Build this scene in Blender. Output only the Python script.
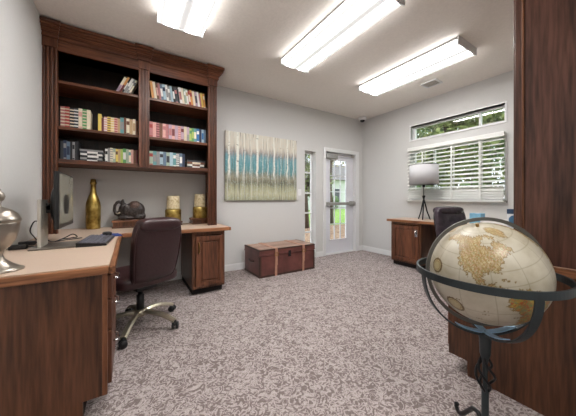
import bpy, bmesh, math, random
import numpy as np
from mathutils import Vector, Matrix
random.seed(7)
PI = math.pi
for o in list(bpy.data.objects): bpy.data.objects.remove(o)
SC = bpy.context.scene
COL = SC.collection

# ------------------------------------------------------------------ camera, world, exposure
cd = bpy.data.cameras.new('camera'); cam = bpy.data.objects.new('camera', cd); COL.objects.link(cam)
cd.sensor_width = 36.0; cd.sensor_fit = 'HORIZONTAL'; cd.lens = 250.332 / 576 * 36
cd.shift_y = -(208 - 198.94) / 576; cd.clip_start = 0.02; cd.clip_end = 300
cam.location = (0, 0, 1.08); cam.rotation_euler = (PI / 2, 0, -math.radians(32.392))
SC.camera = cam
SC.view_settings.view_transform = 'Standard'; SC.view_settings.look = 'None'
SC.view_settings.gamma = 1.0; SC.view_settings.use_curve_mapping = False
SC.view_settings.exposure = 0.08
LAMP = 36.5            # radiance of the ceiling tubes
HALL_FILL = 22.0  # radiance of the added fill lamp in the hall
w = bpy.data.worlds.new('sky'); SC.world = w; w.use_nodes = True
bg = w.node_tree.nodes['Background']; bg.inputs[0].default_value = (0.86, 0.94, 1.0, 1); bg.inputs[1].default_value = 2.6

# ------------------------------------------------------------------ materials
def wl(c, g=1.08, d=.04):
    m_ = sum(c) / 3; return tuple(min(255, (v + (m_ - v) * d) * g) for v in c)
def lin(c):
    return tuple(((v / 255) / 12.92 if v / 255 <= .04045 else ((v / 255 + .055) / 1.055) ** 2.4) for v in c) + (1,)
MATS = {}
def nm(name):
    m = bpy.data.materials.new(name); m.use_nodes = True
    nt = m.node_tree; b = nt.nodes['Principled BSDF']
    return m, nt, b
def plain(name, c, rough=.5, metal=0.0, var=.06, scale=30, bump=0, spec=.5, coat=0):
    if name in MATS: return MATS[name]
    m, nt, b = nm(name); N = nt.nodes; L = nt.links
    b.inputs['Roughness'].default_value = rough; b.inputs['Metallic'].default_value = metal
    b.inputs['Specular IOR Level'].default_value = spec; b.inputs['Coat Weight'].default_value = coat
    tc = N.new('ShaderNodeTexCoord'); nz = N.new('ShaderNodeTexNoise'); nz.inputs['Scale'].default_value = scale
    nz.inputs['Detail'].default_value = 3
    L.new(tc.outputs['Object'], nz.inputs['Vector'])
    rp = N.new('ShaderNodeValToRGB'); l = lin(c)
    rp.color_ramp.elements[0].color = tuple(max(0, v * (1 - var)) for v in l[:3]) + (1,)
    rp.color_ramp.elements[1].color = tuple(min(1, v * (1 + var)) for v in l[:3]) + (1,)
    rp.color_ramp.elements[0].position = .3; rp.color_ramp.elements[1].position = .7
    L.new(nz.outputs['Fac'], rp.inputs['Fac']); L.new(rp.outputs['Color'], b.inputs['Base Color'])
    if bump:
        bp = N.new('ShaderNodeBump'); bp.inputs['Strength'].default_value = bump; bp.inputs['Distance'].default_value = .01
        L.new(nz.outputs['Fac'], bp.inputs['Height']); L.new(bp.outputs['Normal'], b.inputs['Normal'])
    MATS[name] = m; return m
def wood(name, c0, c1, c2, axis='Z', scale=1.0, rough=.38, cath=2.2):
    if name in MATS: return MATS[name]
    m, nt, b = nm(name); N = nt.nodes; L = nt.links
    tc = N.new('ShaderNodeTexCoord'); mp = N.new('ShaderNodeMapping')
    s = [11 * scale] * 3; s['XYZ'.index(axis)] = .8 * scale
    mp.inputs['Scale'].default_value = s
    L.new(tc.outputs['Object'], mp.inputs['Vector'])
    n1 = N.new('ShaderNodeTexNoise'); n1.inputs['Scale'].default_value = .55; n1.inputs['Detail'].default_value = 2; n1.inputs['Distortion'].default_value = .4
    L.new(mp.outputs['Vector'], n1.inputs['Vector'])
    mu = N.new('ShaderNodeMath'); mu.operation = 'MULTIPLY'; mu.inputs[1].default_value = cath * 9
    L.new(n1.outputs['Fac'], mu.inputs[0])
    sn = N.new('ShaderNodeMath'); sn.operation = 'SINE'; L.new(mu.outputs[0], sn.inputs[0])
    n2 = N.new('ShaderNodeTexNoise'); n2.inputs['Scale'].default_value = 7; n2.inputs['Detail'].default_value = 7
    L.new(mp.outputs['Vector'], n2.inputs['Vector'])
    ma = N.new('ShaderNodeMath'); ma.operation = 'MULTIPLY_ADD'; ma.inputs[1].default_value = .12
    L.new(sn.outputs[0], ma.inputs[0]); L.new(n2.outputs['Fac'], ma.inputs[2])
    rp = N.new('ShaderNodeValToRGB'); e = rp.color_ramp.elements
    e[0].position = .25; e[0].color = lin(wl(c0)); e[1].position = .78; e[1].color = lin(wl(c2))
    k = e.new(.5); k.color = lin(wl(c1))
    L.new(ma.outputs[0], rp.inputs['Fac']); L.new(rp.outputs['Color'], b.inputs['Base Color'])
    b.inputs['Roughness'].default_value = rough; b.inputs['Specular IOR Level'].default_value = .45
    MATS[name] = m; return m
def glass(name, tint=(1, 1, 1), refl=.06):
    m = bpy.data.materials.new(name); m.use_nodes = True; nt = m.node_tree; nt.nodes.clear(); N = nt.nodes
    o = N.new('ShaderNodeOutputMaterial'); t = N.new('ShaderNodeBsdfTransparent'); t.inputs[0].default_value = tint + (1,)
    g = N.new('ShaderNodeBsdfGlossy'); g.inputs['Roughness'].default_value = .02
    mx = N.new('ShaderNodeMixShader'); mx.inputs[0].default_value = refl
    nt.links.new(t.outputs[0], mx.inputs[1]); nt.links.new(g.outputs[0], mx.inputs[2]); nt.links.new(mx.outputs[0], o.inputs[0])
    return m
def mottled(name, stops, scale, rough=.9, detail=2, distortion=0, bump=0, stretch=None):
    if name in MATS: return MATS[name]
    m, nt, b = nm(name); N = nt.nodes; L = nt.links
    tc = N.new('ShaderNodeTexCoord'); mp = N.new('ShaderNodeMapping')
    if stretch: mp.inputs['Scale'].default_value = stretch
    L.new(tc.outputs['Object'], mp.inputs['Vector'])
    nz = N.new('ShaderNodeTexNoise'); nz.inputs['Scale'].default_value = scale
    nz.inputs['Detail'].default_value = detail; nz.inputs['Distortion'].default_value = distortion
    L.new(mp.outputs['Vector'], nz.inputs['Vector'])
    rp = N.new('ShaderNodeValToRGB'); e = rp.color_ramp.elements
    e[0].position, e[0].color = stops[0][0], lin(stops[0][1]); e[1].position, e[1].color = stops[-1][0], lin(stops[-1][1])
    for p_, c_ in stops[1:-1]: k = e.new(p_); k.color = lin(c_)
    L.new(nz.outputs['Fac'], rp.inputs['Fac']); L.new(rp.outputs['Color'], b.inputs['Base Color'])
    b.inputs['Roughness'].default_value = rough
    if bump:
        bp = N.new('ShaderNodeBump'); bp.inputs['Strength'].default_value = bump; bp.inputs['Distance'].default_value = .005
        L.new(nz.outputs['Fac'], bp.inputs['Height']); L.new(bp.outputs['Normal'], b.inputs['Normal'])
    MATS[name] = m; return m

M_wall = plain('wall paint', (206, 205, 203), .85, var=.015, scale=60, bump=.05)
M_ceil = plain('ceiling paint', (237, 231, 224), .9, var=.03, scale=45, bump=.25)
M_white = plain('white trim paint', (226, 226, 226), .45, var=.01)
M_door = plain('white door paint', (222, 222, 228), .4, var=.01)
M_blind = plain('white blind slats', (228, 228, 224), .5, var=.01)
M_book_case = wood('cherry bookcase wood', (62, 33, 20), (92, 52, 33), (116, 70, 46), 'Z')
M_case_h = wood('cherry bookcase rail wood', (62, 33, 20), (92, 52, 33), (120, 72, 47), 'X')
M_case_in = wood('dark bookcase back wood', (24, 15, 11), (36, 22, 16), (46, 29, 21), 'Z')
M_panel = wood('walnut desk panel wood', (56, 34, 22), (84, 52, 34), (106, 68, 46), 'Z', .9, .3)
M_panel2 = wood('dark walnut hutch wood', (54, 33, 27), (84, 54, 44), (110, 74, 61), 'Z', .9, .36, 3.0)
M_edge = wood('worktop edge wood', (98, 60, 36), (138, 90, 58), (164, 112, 76), 'X', 1.2)
M_edge_y = wood('worktop edge wood along', (98, 60, 36), (138, 90, 58), (164, 112, 76), 'Y', 1.2)
M_door_w = wood('cabinet door wood', (66, 38, 24), (96, 57, 38), (118, 74, 50), 'Z', 1.0)
M_post = wood('corner post wood', (84, 50, 30), (118, 74, 48), (140, 92, 62), 'Z', 1.2)
M_top = plain('beige laminate', (200, 177, 158), .42, var=.04, scale=120)
M_dark = plain('dark recess', (28, 22, 20), .8)
M_leather = plain('burgundy brown leather', (58, 36, 38), .33, var=.12, scale=60, bump=.12)
M_leather2 = plain('black aubergine leather', (58, 48, 56), .24, var=.3, scale=13, bump=1.0)
M_blackp = plain('black plastic', (22, 22, 24), .4)
M_nickel = plain('champagne nickel', (196, 188, 168), .28, .85, var=.03)
M_chrome = plain('chrome', (214, 214, 216), .15, 1.0, var=.02)
M_steel = plain('brushed silver metal', (176, 174, 170), .32, .9, var=.04)
M_silver = plain('tarnished silver', (158, 150, 140), .3, .85, var=.12, scale=18)
M_brass = plain('antique brass', (150, 118, 70), .3, .9, var=.1)
M_gun = plain('gunmetal', (54, 61, 64), .4, .45, var=.08)
M_sky_refl = plain('pale blue sky reflection', (150, 188, 220), .35, .15, var=.08)  # sky reflection put into the colour, not a metal of its own
M_iron = plain('dark wrought iron', (34, 34, 36), .45, .5)
M_gold = mottled('hammered gold', [(.3, (112, 86, 36)), (.5, (170, 142, 72)), (.72, (210, 186, 112))], 14, .3, 3)
MATS['hammered gold'].node_tree.nodes['Principled BSDF'].inputs['Metallic'].default_value = .75
M_cream = mottled('cream mosaic glass', [(.3, (190, 168, 120)), (.5, (222, 206, 168)), (.7, (238, 226, 196))], 40, .35, 3)
M_glass = glass('window glass')

# carpet: pale leafy scrolls on a taupe ground
M_carpet, nt, b = nm('patterned carpet'); N = nt.nodes; L = nt.links
tc = N.new('ShaderNodeTexCoord')
n1 = N.new('ShaderNodeTexNoise'); n1.inputs['Scale'].default_value = 25; n1.inputs['Detail'].default_value = 1.5; n1.inputs['Distortion'].default_value = 1.6
L.new(tc.outputs['Object'], n1.inputs['Vector'])
sb = N.new('ShaderNodeMath'); sb.operation = 'SUBTRACT'; sb.inputs[1].default_value = .5; L.new(n1.outputs['Fac'], sb.inputs[0])
ab = N.new('ShaderNodeMath'); ab.operation = 'ABSOLUTE'; L.new(sb.outputs[0], ab.inputs[0])
r1 = N.new('ShaderNodeValToRGB'); e = r1.color_ramp.elements
e[0].position = .02; e[0].color = lin((193, 181, 178)); e[1].position = .11; e[1].color = lin((131, 118, 116))
L.new(ab.outputs[0], r1.inputs['Fac'])
n3 = N.new('ShaderNodeTexNoise'); n3.inputs['Scale'].default_value = 210; n3.inputs['Detail'].default_value = 2
L.new(tc.outputs['Object'], n3.inputs['Vector'])
r3 = N.new('ShaderNodeValToRGB'); r3.color_ramp.elements[0].position = .3; r3.color_ramp.elements[0].color = (.62, .62, .62, 1)
r3.color_ramp.elements[1].position = .7; r3.color_ramp.elements[1].color = (1.12, 1.12, 1.12, 1)
L.new(n3.outputs['Fac'], r3.inputs['Fac'])
mx = N.new('ShaderNodeMix'); mx.data_type = 'RGBA'; mx.blend_type = 'MULTIPLY'; mx.inputs[0].default_value = 1
L.new(r1.outputs['Color'], mx.inputs[6]); L.new(r3.outputs['Color'], mx.inputs[7]); L.new(mx.outputs[2], b.inputs['Base Color'])
b.inputs['Roughness'].default_value = .95; b.inputs['Specular IOR Level'].default_value = .1
bp = N.new('ShaderNodeBump'); bp.inputs['Strength'].default_value = .4; bp.inputs['Distance'].default_value = .006
L.new(n3.outputs['Fac'], bp.inputs['Height']); L.new(bp.outputs['Normal'], b.inputs['Normal'])

# ------------------------------------------------------------------ mesh builder
class MB:
    def __init__(s): s.b = bmesh.new()
    def _mi(s, faces, mi, sm=False):
        for f in faces: f.material_index = mi; f.smooth = sm
    def box(s, x0, x1, y0, y1, z0, z1, mi=0, bev=0, mat=None):
        r = bmesh.ops.create_cube(s.b, size=1)
        vs = r['verts']
        for v in vs:
            v.co = Vector(((x0 + x1) / 2 + v.co.x * (x1 - x0), (y0 + y1) / 2 + v.co.y * (y1 - y0), (z0 + z1) / 2 + v.co.z * (z1 - z0)))
        fs = list({f for v in vs for f in v.link_faces})
        s._mi(fs, mi)
        if bev:
            es = list({e for v in vs for e in v.link_edges})
            rr = bmesh.ops.bevel(s.b, geom=es, offset=min(bev, .45 * min(abs(x1 - x0), abs(y1 - y0), abs(z1 - z0))), segments=2, affect='EDGES', profile=.5)
            vs = list({v for f in rr['faces'] for v in f.verts} | {v for v in vs if v.is_valid})
            s._mi({f for v in vs for f in v.link_faces}, mi)
        if mat is not None:
            for v in vs: v.co = mat @ v.co
        return s
    def mesh(s, verts, faces, mi=0, sm=False):
        vs = [s.b.verts.new(v) for v in verts]
        fs = []
        for f in faces:
            try: fs.append(s.b.faces.new([vs[i] for i in f]))
            except ValueError: pass
        s._mi(fs, mi, sm); return s
    def lathe(s, prof, c=(0, 0, 0), n=28, mi=0, sm=True, mat=None):
        V = []; F = []
        for (r, z) in prof:
            for i in range(n):
                a = 2 * PI * i / n; p = Vector((max(r, 1e-4) * math.cos(a), max(r, 1e-4) * math.sin(a), z))
                if mat is not None: p = mat @ p
                V.append(p + Vector(c))
        k = len(prof)
        for j in range(k - 1):
            for i in range(n):
                F.append((j * n + i, j * n + (i + 1) % n, (j + 1) * n + (i + 1) % n, (j + 1) * n + i))
        F.append(tuple(reversed(range(n)))); F.append(tuple((k - 1) * n + i for i in range(n)))
        return s.mesh(V, F, mi, sm)
    def cyl(s, a, b_, r, r2=None, n=16, mi=0, sm=True):
        a = Vector(a); b_ = Vector(b_); d = b_ - a
        q = d.to_track_quat('Z', 'Y').to_matrix()
        return s.lathe([(r, 0), (r if r2 is None else r2, d.length)], a, n, mi, sm, q)
    def tube(s, pts, r, n=10, mi=0, closed=False, prof=None, up=None):
        """sweep a circle (or a flat profile [(side, up)...]) along pts"""
        P = [Vector(p) for p in pts]; m = len(P); V = []; F = []
        rad = r if isinstance(r, (list, tuple)) else [r] * m
        ref = Vector(up) if up else None; last = None
        for i in range(m):
            if closed: t = P[(i + 1) % m] - P[i - 1]
            else: t = P[min(i + 1, m - 1)] - P[max(i - 1, 0)]
            t.normalize()
            if ref is not None: u_ = ref - t * ref.dot(t)
            elif last is None:
                g = Vector((0, 0, 1)) if abs(t.z) < .9 else Vector((1, 0, 0)); u_ = g - t * g.dot(t)
            else: u_ = last - t * last.dot(t)
            u_.normalize(); last = u_; sd = t.cross(u_)
            if prof: V += [P[i] + sd * (q[0]) + u_ * (q[1]) for q in prof]
            else: V += [P[i] + (sd * math.cos(2 * PI * k / n) + u_ * math.sin(2 * PI * k / n)) * rad[i] for k in range(n)]
        k = len(prof) if prof else n
        for i in range(m if closed else m - 1):
            for j in range(k):
                F.append((i * k + j, i * k + (j + 1) % k, ((i + 1) % m) * k + (j + 1) % k, ((i + 1) % m) * k + j))
        if not closed:
            F.append(tuple(reversed(range(k)))); F.append(tuple((m - 1) * k + j for j in range(k)))
        return s.mesh(V, F, mi, not prof)
    def sell(s, c, rx, ry, rz, e1=1.0, e2=1.0, n=32, m=18, mi=0, fn=None):
        """superellipsoid; fn warps local points"""
        V = []; F = []
        pw = lambda v, e_: math.copysign(abs(v) ** e_, v)
        for j in range(m + 1):
            ph = -PI / 2 + PI * j / m
            for i in range(n):
                th = 2 * PI * i / n
                p = Vector((rx * pw(math.cos(ph), e1) * pw(math.cos(th), e2), ry * pw(math.cos(ph), e1) * pw(math.sin(th), e2), rz * pw(math.sin(ph), e1)))
                if fn: p = fn(p)
                V.append(p + Vector(c))
        for j in range(m):
            for i in range(n):
                F.append((j * n + i, j * n + (i + 1) % n, (j + 1) * n + (i + 1) % n, (j + 1) * n + i))
        s.mesh(V, F, mi, True); bmesh.ops.remove_doubles(s.b, verts=s.b.verts[:], dist=1e-5); return s
    def prism(s, poly, z0, z1, mi=0, mat=None):
        n = len(poly)
        V = [Vector((p[0], p[1], z0)) for p in poly] + [Vector((p[0], p[1], z1)) for p in poly]
        if mat is not None: V = [mat @ v for v in V]
        F = [tuple(reversed(range(n))), tuple(range(n, 2 * n))] + [(i, (i + 1) % n, n + (i + 1) % n, n + i) for i in range(n)]
        return s.mesh(V, F, mi)
    def xf(s, M):
        for v in s.b.verts: v.co = M @ v.co
        return s
def mobj(name, mb, mat, parent=None, loc=None, off=None, rot=None):
    """link a builder as one mesh object; off shifts world coordinates into the parent's frame"""
    if off is not None:
        for v in mb.b.verts: v.co -= Vector(off)
    bmesh.ops.recalc_face_normals(mb.b, faces=mb.b.faces[:])
    me = bpy.data.meshes.new(name); mb.b.to_mesh(me); mb.b.free()
    for m in (mat if isinstance(mat, (list, tuple)) else [mat]): me.materials.append(m)
    o = bpy.data.objects.new(name, me); COL.objects.link(o)
    if parent is not None: o.parent = parent
    if loc is not None: o.location = loc
    if rot is not None: o.rotation_euler = rot
    return o
def tag(o, label, cat, group=None, kind=None):
    if label: o['label'] = label
    if cat: o['category'] = cat
    if group: o['group'] = group
    if kind: o['kind'] = kind
    return o
def thing(name, label, cat, loc=(0, 0, 0), rotz=0, group=None):
    o = bpy.data.objects.new(name, None); COL.objects.link(o); o.empty_display_size = .1
    o.location = loc; o.rotation_euler = (0, 0, rotz); return tag(o, label, cat, group)
def struct(name, mb, mat, parent=None, label=None):
    o = mobj(name, mb, mat, parent); o['kind'] = 'structure'
    if label: o['label'] = label
    return o
class W:
    """a thing whose parts are given in world coordinates"""
    def __init__(s, name, label, cat, loc, group=None): s.loc = loc; s.o = thing(name, label, cat, loc, 0, group)
    def part(s, name, mb, mat, parent=None): return mobj(name, mb, mat, parent or s.o, off=s.loc)
def smooth_mod(o, lv=2):
    m = o.modifiers.new('sub', 'SUBSURF'); m.levels = lv; m.render_levels = lv; return o
def copy_tree(o, parent=None):
    c = o.copy(); COL.objects.link(c)
    if parent is not None: c.parent = parent
    for ch in list(o.children): copy_tree(ch, c)
    return c
NUM = ['first', 'second', 'third', 'fourth', 'fifth', 'sixth', 'seventh', 'eighth', 'ninth', 'tenth', 'eleventh', 'twelfth', 'thirteenth', 'fourteenth', 'fifteenth', 'sixteenth', 'seventeenth', 'eighteenth', 'nineteenth', 'twentieth', 'twenty-first', 'twenty-second', 'twenty-third', 'twenty-fourth']

# ------------------------------------------------------------------ room shell
XL, XR, YA, YD, H = -.68, 4.178, 3.637, .1, 2.74
TH = .15
struct('floor', MB().box(XL - TH, XR + TH, -1.7, YA + TH, -.1, 0), M_carpet)
struct('ceiling', MB().box(XL - TH, XR + TH, -1.7, YA + TH, H, H + .1), M_ceil)
def wall_open(axis, a0, a1, b0, b1, opens, z1=H):
    """slab wall along an axis with rectangular openings (s0, s1, z0, z1)"""
    mb = MB(); cuts = sorted({a0, a1} | {o[0] for o in opens} | {o[1] for o in opens})
    for s0, s1 in zip(cuts, cuts[1:]):
        mid = (s0 + s1) / 2; zz = 0
        for o in sorted([o for o in opens if o[0] < mid < o[1]], key=lambda o: o[2]) + [(0, 0, z1, z1)]:
            if o[2] > zz + 1e-4:
                if axis == 'X': mb.box(s0, s1, b0, b1, zz, o[2])
                else: mb.box(b0, b1, s0, s1, zz, o[2])
            zz = o[3]
    return mb
DOOR = (3.14, 3.965, 0, 2.0); SIDE = (2.667, 2.919, .08, 1.955)
struct('wall_back', wall_open('X', XL, XR, YA, YA + TH, [SIDE, DOOR]), M_wall)
WT = (1.25, 2.555, 2.105, 2.345); WB = (1.25, 2.555, 1.06, 1.93)
struct('wall_right', wall_open('Y', -1.7, YA + TH, XR, XR + TH, [WT, WB]), M_wall)
struct('wall_left', MB().box(XL - TH, XL, -1.7, YA + TH, 0, H), M_wall)
struct('wall_front', wall_open('X', XL, XR, -.03, YD, [(XL, 1.15, 0, 2.5)]), M_wall)
struct('wall_hall', MB().box(XL, XR, -1.85, -1.7, 0, H), M_wall)
BBH, BBT = .1, .014
def bboard(name, *boxes):
    mb = MB()
    for q in boxes:
        mb.box(*q, 0, BBH - .012); x0, x1, y0, y1 = q
        mb.box(x0 if x1 - x0 > .1 or x0 < 0 else x0 + .005, x1 if x1 - x0 > .1 or x0 > 0 else x1 - .005, y0 if y1 - y0 > .1 else y0 + .005, y1, BBH - .012, BBH)
    struct(name, mb, M_white)
bboard('baseboard_back', (XL + BBT, 2.66, YA - BBT, YA), (2.925, 3.085, YA - BBT, YA), (4.055, XR - BBT, YA - BBT, YA))
bboard('baseboard_right', (XR - BBT, XR, YD, YA))
bboard('baseboard_left', (XL, XL + BBT, YD, YA))
# door casing
mb = MB()
mb.box(3.085, 3.15, YA - .02, YA, 0, 2.06, bev=.004).box(3.955, 4.055, YA - .02, YA, 0, 2.06, bev=.004).box(3.15, 3.955, YA - .02, YA, 1.99, 2.06, bev=.004)
mb.box(3.13, 3.145, YA, YA + TH, 0, 2.0).box(3.96, 3.975, YA, YA + TH, 0, 2.0).box(3.145, 3.96, YA, YA + TH, 1.985, 2.0)
mb.box(3.13, 3.97, YA + .01, YA + TH, 0, .02)
struct('trim_1', mb, M_white)
# exterior door with fifteen lights
dr = struct('door_1', MB().box(3.15, 3.296, 3.70, 3.745, .02, 1.98).box(3.774, 3.955, 3.70, 3.745, .02, 1.98).box(3.296, 3.774, 3.70, 3.745, .02, .262).box(3.296, 3.774, 3.70, 3.745, 1.862, 1.98), M_door)
mb = MB()
gx0, gx1, gz0, gz1 = 3.296, 3.774, .262, 1.862
mb.box(gx0, gx0 + .02, 3.69, 3.70, gz0, gz1).box(gx1 - .02, gx1, 3.69, 3.70, gz0, gz1).box(gx0, gx1, 3.69, 3.70, gz0, gz0 + .02).box(gx0, gx1, 3.69, 3.70, gz1 - .02, gz1)
for k in (1, 2): x = gx0 + (gx1 - gx0) * k / 3; mb.box(x - .008, x + .008, 3.712, 3.73, gz0, gz1)
for k in (1, 2, 3, 4): z = gz0 + (gz1 - gz0) * k / 5; mb.box(gx0, gx1, 3.7125, 3.7305, z - .008, z + .008)
mobj('glazing_grid', mb, M_door, dr)
mobj('pane', MB().box(gx0, gx1, 3.72, 3.724, gz0, gz1), M_glass, dr)
mb = MB().box(3.19, 3.86, 3.635, 3.66, .955, 1.015, bev=.008).box(3.16, 3.25, 3.64, 3.7, .95, 1.02, bev=.008)
pb = mobj('panic_bar', mb, M_steel, dr); pb['label'] = 'brushed steel push bar across the door'
mb = MB().box(3.84, 3.94, 3.625, 3.70, .94, 1.035, bev=.012).cyl((3.9, 3.63, 1.0), (3.9, 3.59, 1.0), .02).tube([(3.9, 3.6, 1.0), (3.84, 3.595, 1.0), (3.8, 3.6, .995)], .011)
mobj('door_handle', mb, M_steel, dr)
mb = MB().box(3.17, 3.46, 3.62, 3.70, 1.865, 1.955, bev=.006)
cl = mobj('door_closer', mb, M_steel, dr)
mobj('closer_arm', MB().box(3.44, 3.9, 3.645, 3.66, 1.935, 1.95).box(3.86, 3.92, 3.64, 3.665, 1.93, 1.99), M_steel, cl)
# sidelight
mb = MB(); y0, y1 = 3.745, 3.775
mb.box(2.667, 2.70, y0, y1, .08, 1.955).box(2.888, 2.919, y0, y1, .08, 1.955).box(2.7, 2.888, y0, y1, .08, .11).box(2.7, 2.888, y0, y1, 1.925, 1.955)
sl = struct('window_3', mb, M_white)
mb = MB()
for z in (.46, .82, 1.19, 1.57): mb.box(2.7, 2.888, y0 - .004, y1, z - .013, z + .013)
mobj('glazing_bar', mb, M_white, sl)
mobj('pane', MB().box(2.7, 2.888, 3.758, 3.762, .11, 1.925), M_glass, sl)
# windows in the right wall
def window(name, o, mull):
    a0, a1, z0, z1 = o; x0, x1 = XR + .075, XR + .125; f = .03
    mb = MB().box(x0, x1, a0, a0 + f, z0, z1).box(x0, x1, a1 - f, a1, z0, z1).box(x0, x1, a0 + f, a1 - f, z0, z0 + f).box(x0, x1, a0 + f, a1 - f, z1 - f, z1)
    for m_ in mull: mb.box(x0, x1, m_ - .012, m_ + .012, z0 + f, z1 - f)
    mb.box(XR - .012, XR + .08, a0 - .02, a1 + .02, z1, z1 + .018).box(XR - .012, XR + .02, a0 - .018, a0, z0, z1).box(XR - .012, XR + .02, a1, a1 + .018, z0, z1)
    mb.box(XR - .016, XR + .08, a0 - .02, a1 + .02, z0 - .02, z0)
    wd = struct(name, mb, M_white)
    mobj('pane', MB().box(XR + .098, XR + .102, a0 + f, a1 - f, z0 + f, z1 - f), M_glass, wd)
window('window_1', WT, [1.56])
window('window_2', WB, [1.56, 2.2])

# horizontal blind over the lower window
bl = W('window_blind', 'wide white slatted blind over the lower window of the right wall', 'blind', (XR - .05, 1.9, 1.03))
bx0, bx1, by0, by1 = XR - .095, XR - .02, 1.245, 2.57
bl.part('headrail', MB().box(XR - .085, XR - .014, by0 - .006, by1 + .0, 1.90, 1.96, bev=.004), M_blind)
mb = MB(); zs = [1.865 - .0605 * k for k in range(11)] + [1.215, 1.18, 1.145, 1.11]
for k, z in enumerate(zs):
    tilt = math.radians(-24 if z > 1.25 else -50)
    R = Matrix.Translation(((bx0 + bx1) / 2, 0, z)) @ Matrix.Rotation(tilt, 4, 'Y')
    mb.box(-.034, .034, by0, by1, -.0018, .0018, mat=R)
bl.part('slats', mb, M_blind)
mb = MB()
bl.part('bottom_rail', MB().box(bx0 + .01, bx1 - .01, by0, by1, 1.04, 1.068, bev=.004), M_blind)
for y in (1.5, 1.86, 2.3):
    bl.part('ladder_tape', MB().box(bx0 - .002, bx0, y - .012, y + .012, 1.06, 1.89).box(bx1, bx1 + .002, y - .012, y + .012, 1.06, 1.89), M_blind)
for y in (by0 - .01, by1 + .01):
    br = bl.part('hold_down_bracket', MB().box(bx0 + .015, XR, y - .006, y + .006, 1.035, 1.055), M_steel)

# ------------------------------------------------------------------ ceiling fittings
M_tube, nt, b = nm('lit prismatic diffuser'); N = nt.nodes; L = nt.links
tc = N.new('ShaderNodeTexCoord'); sp = N.new('ShaderNodeSeparateXYZ'); L.new(tc.outputs['Object'], sp.inputs[0])
ax = N.new('ShaderNodeMath'); ax.operation = 'ABSOLUTE'; L.new(sp.outputs['X'], ax.inputs[0])
rp = N.new('ShaderNodeValToRGB'); e = rp.color_ramp.elements; e[0].position = 0; e[0].color = (.016, .016, .016, 1); e[1].position = .199; e[1].color = (.3, .3, .3, 1)
for p_, v in ((.012, .017), (.03, .026), (.055, 1.0), (.12, 1.0), (.145, .03), (.178, .018)): k = e.new(p_); k.color = (v, v, v, 1)
L.new(ax.outputs[0], rp.inputs['Fac'])
ml = N.new('ShaderNodeMath'); ml.operation = 'MULTIPLY'; ml.inputs[1].default_value = LAMP; L.new(rp.outputs['Color'], ml.inputs[0])
b.inputs['Base Color'].default_value = (.5, .5, .5, 1); b.inputs['Emission Color'].default_value = (1, .99, .975, 1)
L.new(ml.outputs[0], b.inputs['Emission Strength'])
M_housing = plain('painted light housing', (150, 148, 145), .5)
def ceiling_light(label, x0, x1, y0, y1, z=H, mat=None):
    cx, cy = (x0 + x1) / 2, (y0 + y1) / 2; hw = (x1 - x0) / 2; hl = (y1 - y0) / 2
    t = thing('ceiling_light', label, 'ceiling light', (cx, cy, z), 0, 'fluorescent ceiling lights')
    mobj('housing', MB().box(-hw + .006, hw - .006, -hl + .012, hl - .012, -.032, 0, bev=.003), M_housing, t)
    prof = [(-hw, -.034), (-hw + .004, -.06), (-hw + .022, -.078), (hw - .022, -.078), (hw - .004, -.06), (hw, -.034)]
    R = Matrix(((1, 0, 0, 0), (0, 0, 1, 0), (0, 1, 0, 0), (0, 0, 0, 1)))
    mobj('diffuser', MB().prism(prof, -hl + .016, hl - .016, mat=R), mat or M_tube, t)
    for s in (-1, 1):
        mobj('end_cap', MB().box(-hw - .002, hw + .002, s * hl - .008, s * hl + .008, -.084, -.0005, bev=.003), M_white, t)
ceiling_light('bright two-tube ceiling light nearest the bookcase, cut by the top edge', .213, .61, 1.28, 2.52)
ceiling_light('long two-tube ceiling light in the middle of the room', 1.505, 1.90, 1.22, 2.52)
ceiling_light('long two-tube ceiling light nearest the window wall', 2.82, 3.23, 1.22, 2.52)
M_hall_fill, nt2, b2 = nm('added hall fill diffuser'); b2.inputs['Emission Color'].default_value = (1, .98, .95, 1); b2.inputs['Emission Strength'].default_value = HALL_FILL
ceiling_light('added unseen square fill light in the hall behind the doorway', .3, .9, -1.3, -.5, mat=M_hall_fill)  # unseen lamp, added to brighten near objects and shaded areas

vt = W('ceiling_vent', 'small white louvred air vent in the ceiling beside the window wall', 'vent', (3.66, 1.93, H))
vt.part('frame', MB().box(3.56, 3.58, 1.82, 2.04, H - .012, H - .0005).box(3.74, 3.76, 1.82, 2.04, H - .012, H - .0005).box(3.58, 3.74, 1.82, 1.84, H - .012, H - .0005).box(3.58, 3.74, 2.02, 2.04, H - .012, H - .0005), M_white)
mb = MB()
for k in range(8): mb.box(3.58, 3.74, 1.848 + k * .022, 1.856 + k * .022, H - .011, H - .002)
vt.part('louvres', mb, plain('grey louvre', (206, 200, 192), .5))
vt.part('duct_opening', MB().box(3.58, 3.74, 1.84, 2.02, H - .0015, H - .0005), plain('grey duct', (96, 92, 88), .8))
dm = thing('dome_camera', 'small white dome security camera in the ceiling corner above the door', 'camera', (4.02, 3.5, H))
mobj('base', MB().lathe([(.082, 0), (.086, -.015), (.08, -.04), (.056, -.058)], n=28), M_white, dm)
mobj('dome', MB().lathe([(.05, -.055), (.047, -.07), (.036, -.084), (.02, -.094), (0, -.097)], n=24), plain('smoked dome', (40, 38, 40), .12), dm)
ls = W('light_switch', 'white wall light switch right of the birch painting', 'switch', (2.55, YA, 1.2))
ls.part('plate', MB().box(2.515, 2.585, YA - .007, YA, 1.14, 1.255, bev=.003), M_white)
ls.part('rocker', MB().box(2.535, 2.565, YA - .011, YA - .006, 1.165, 1.23, bev=.002), M_white)

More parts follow.
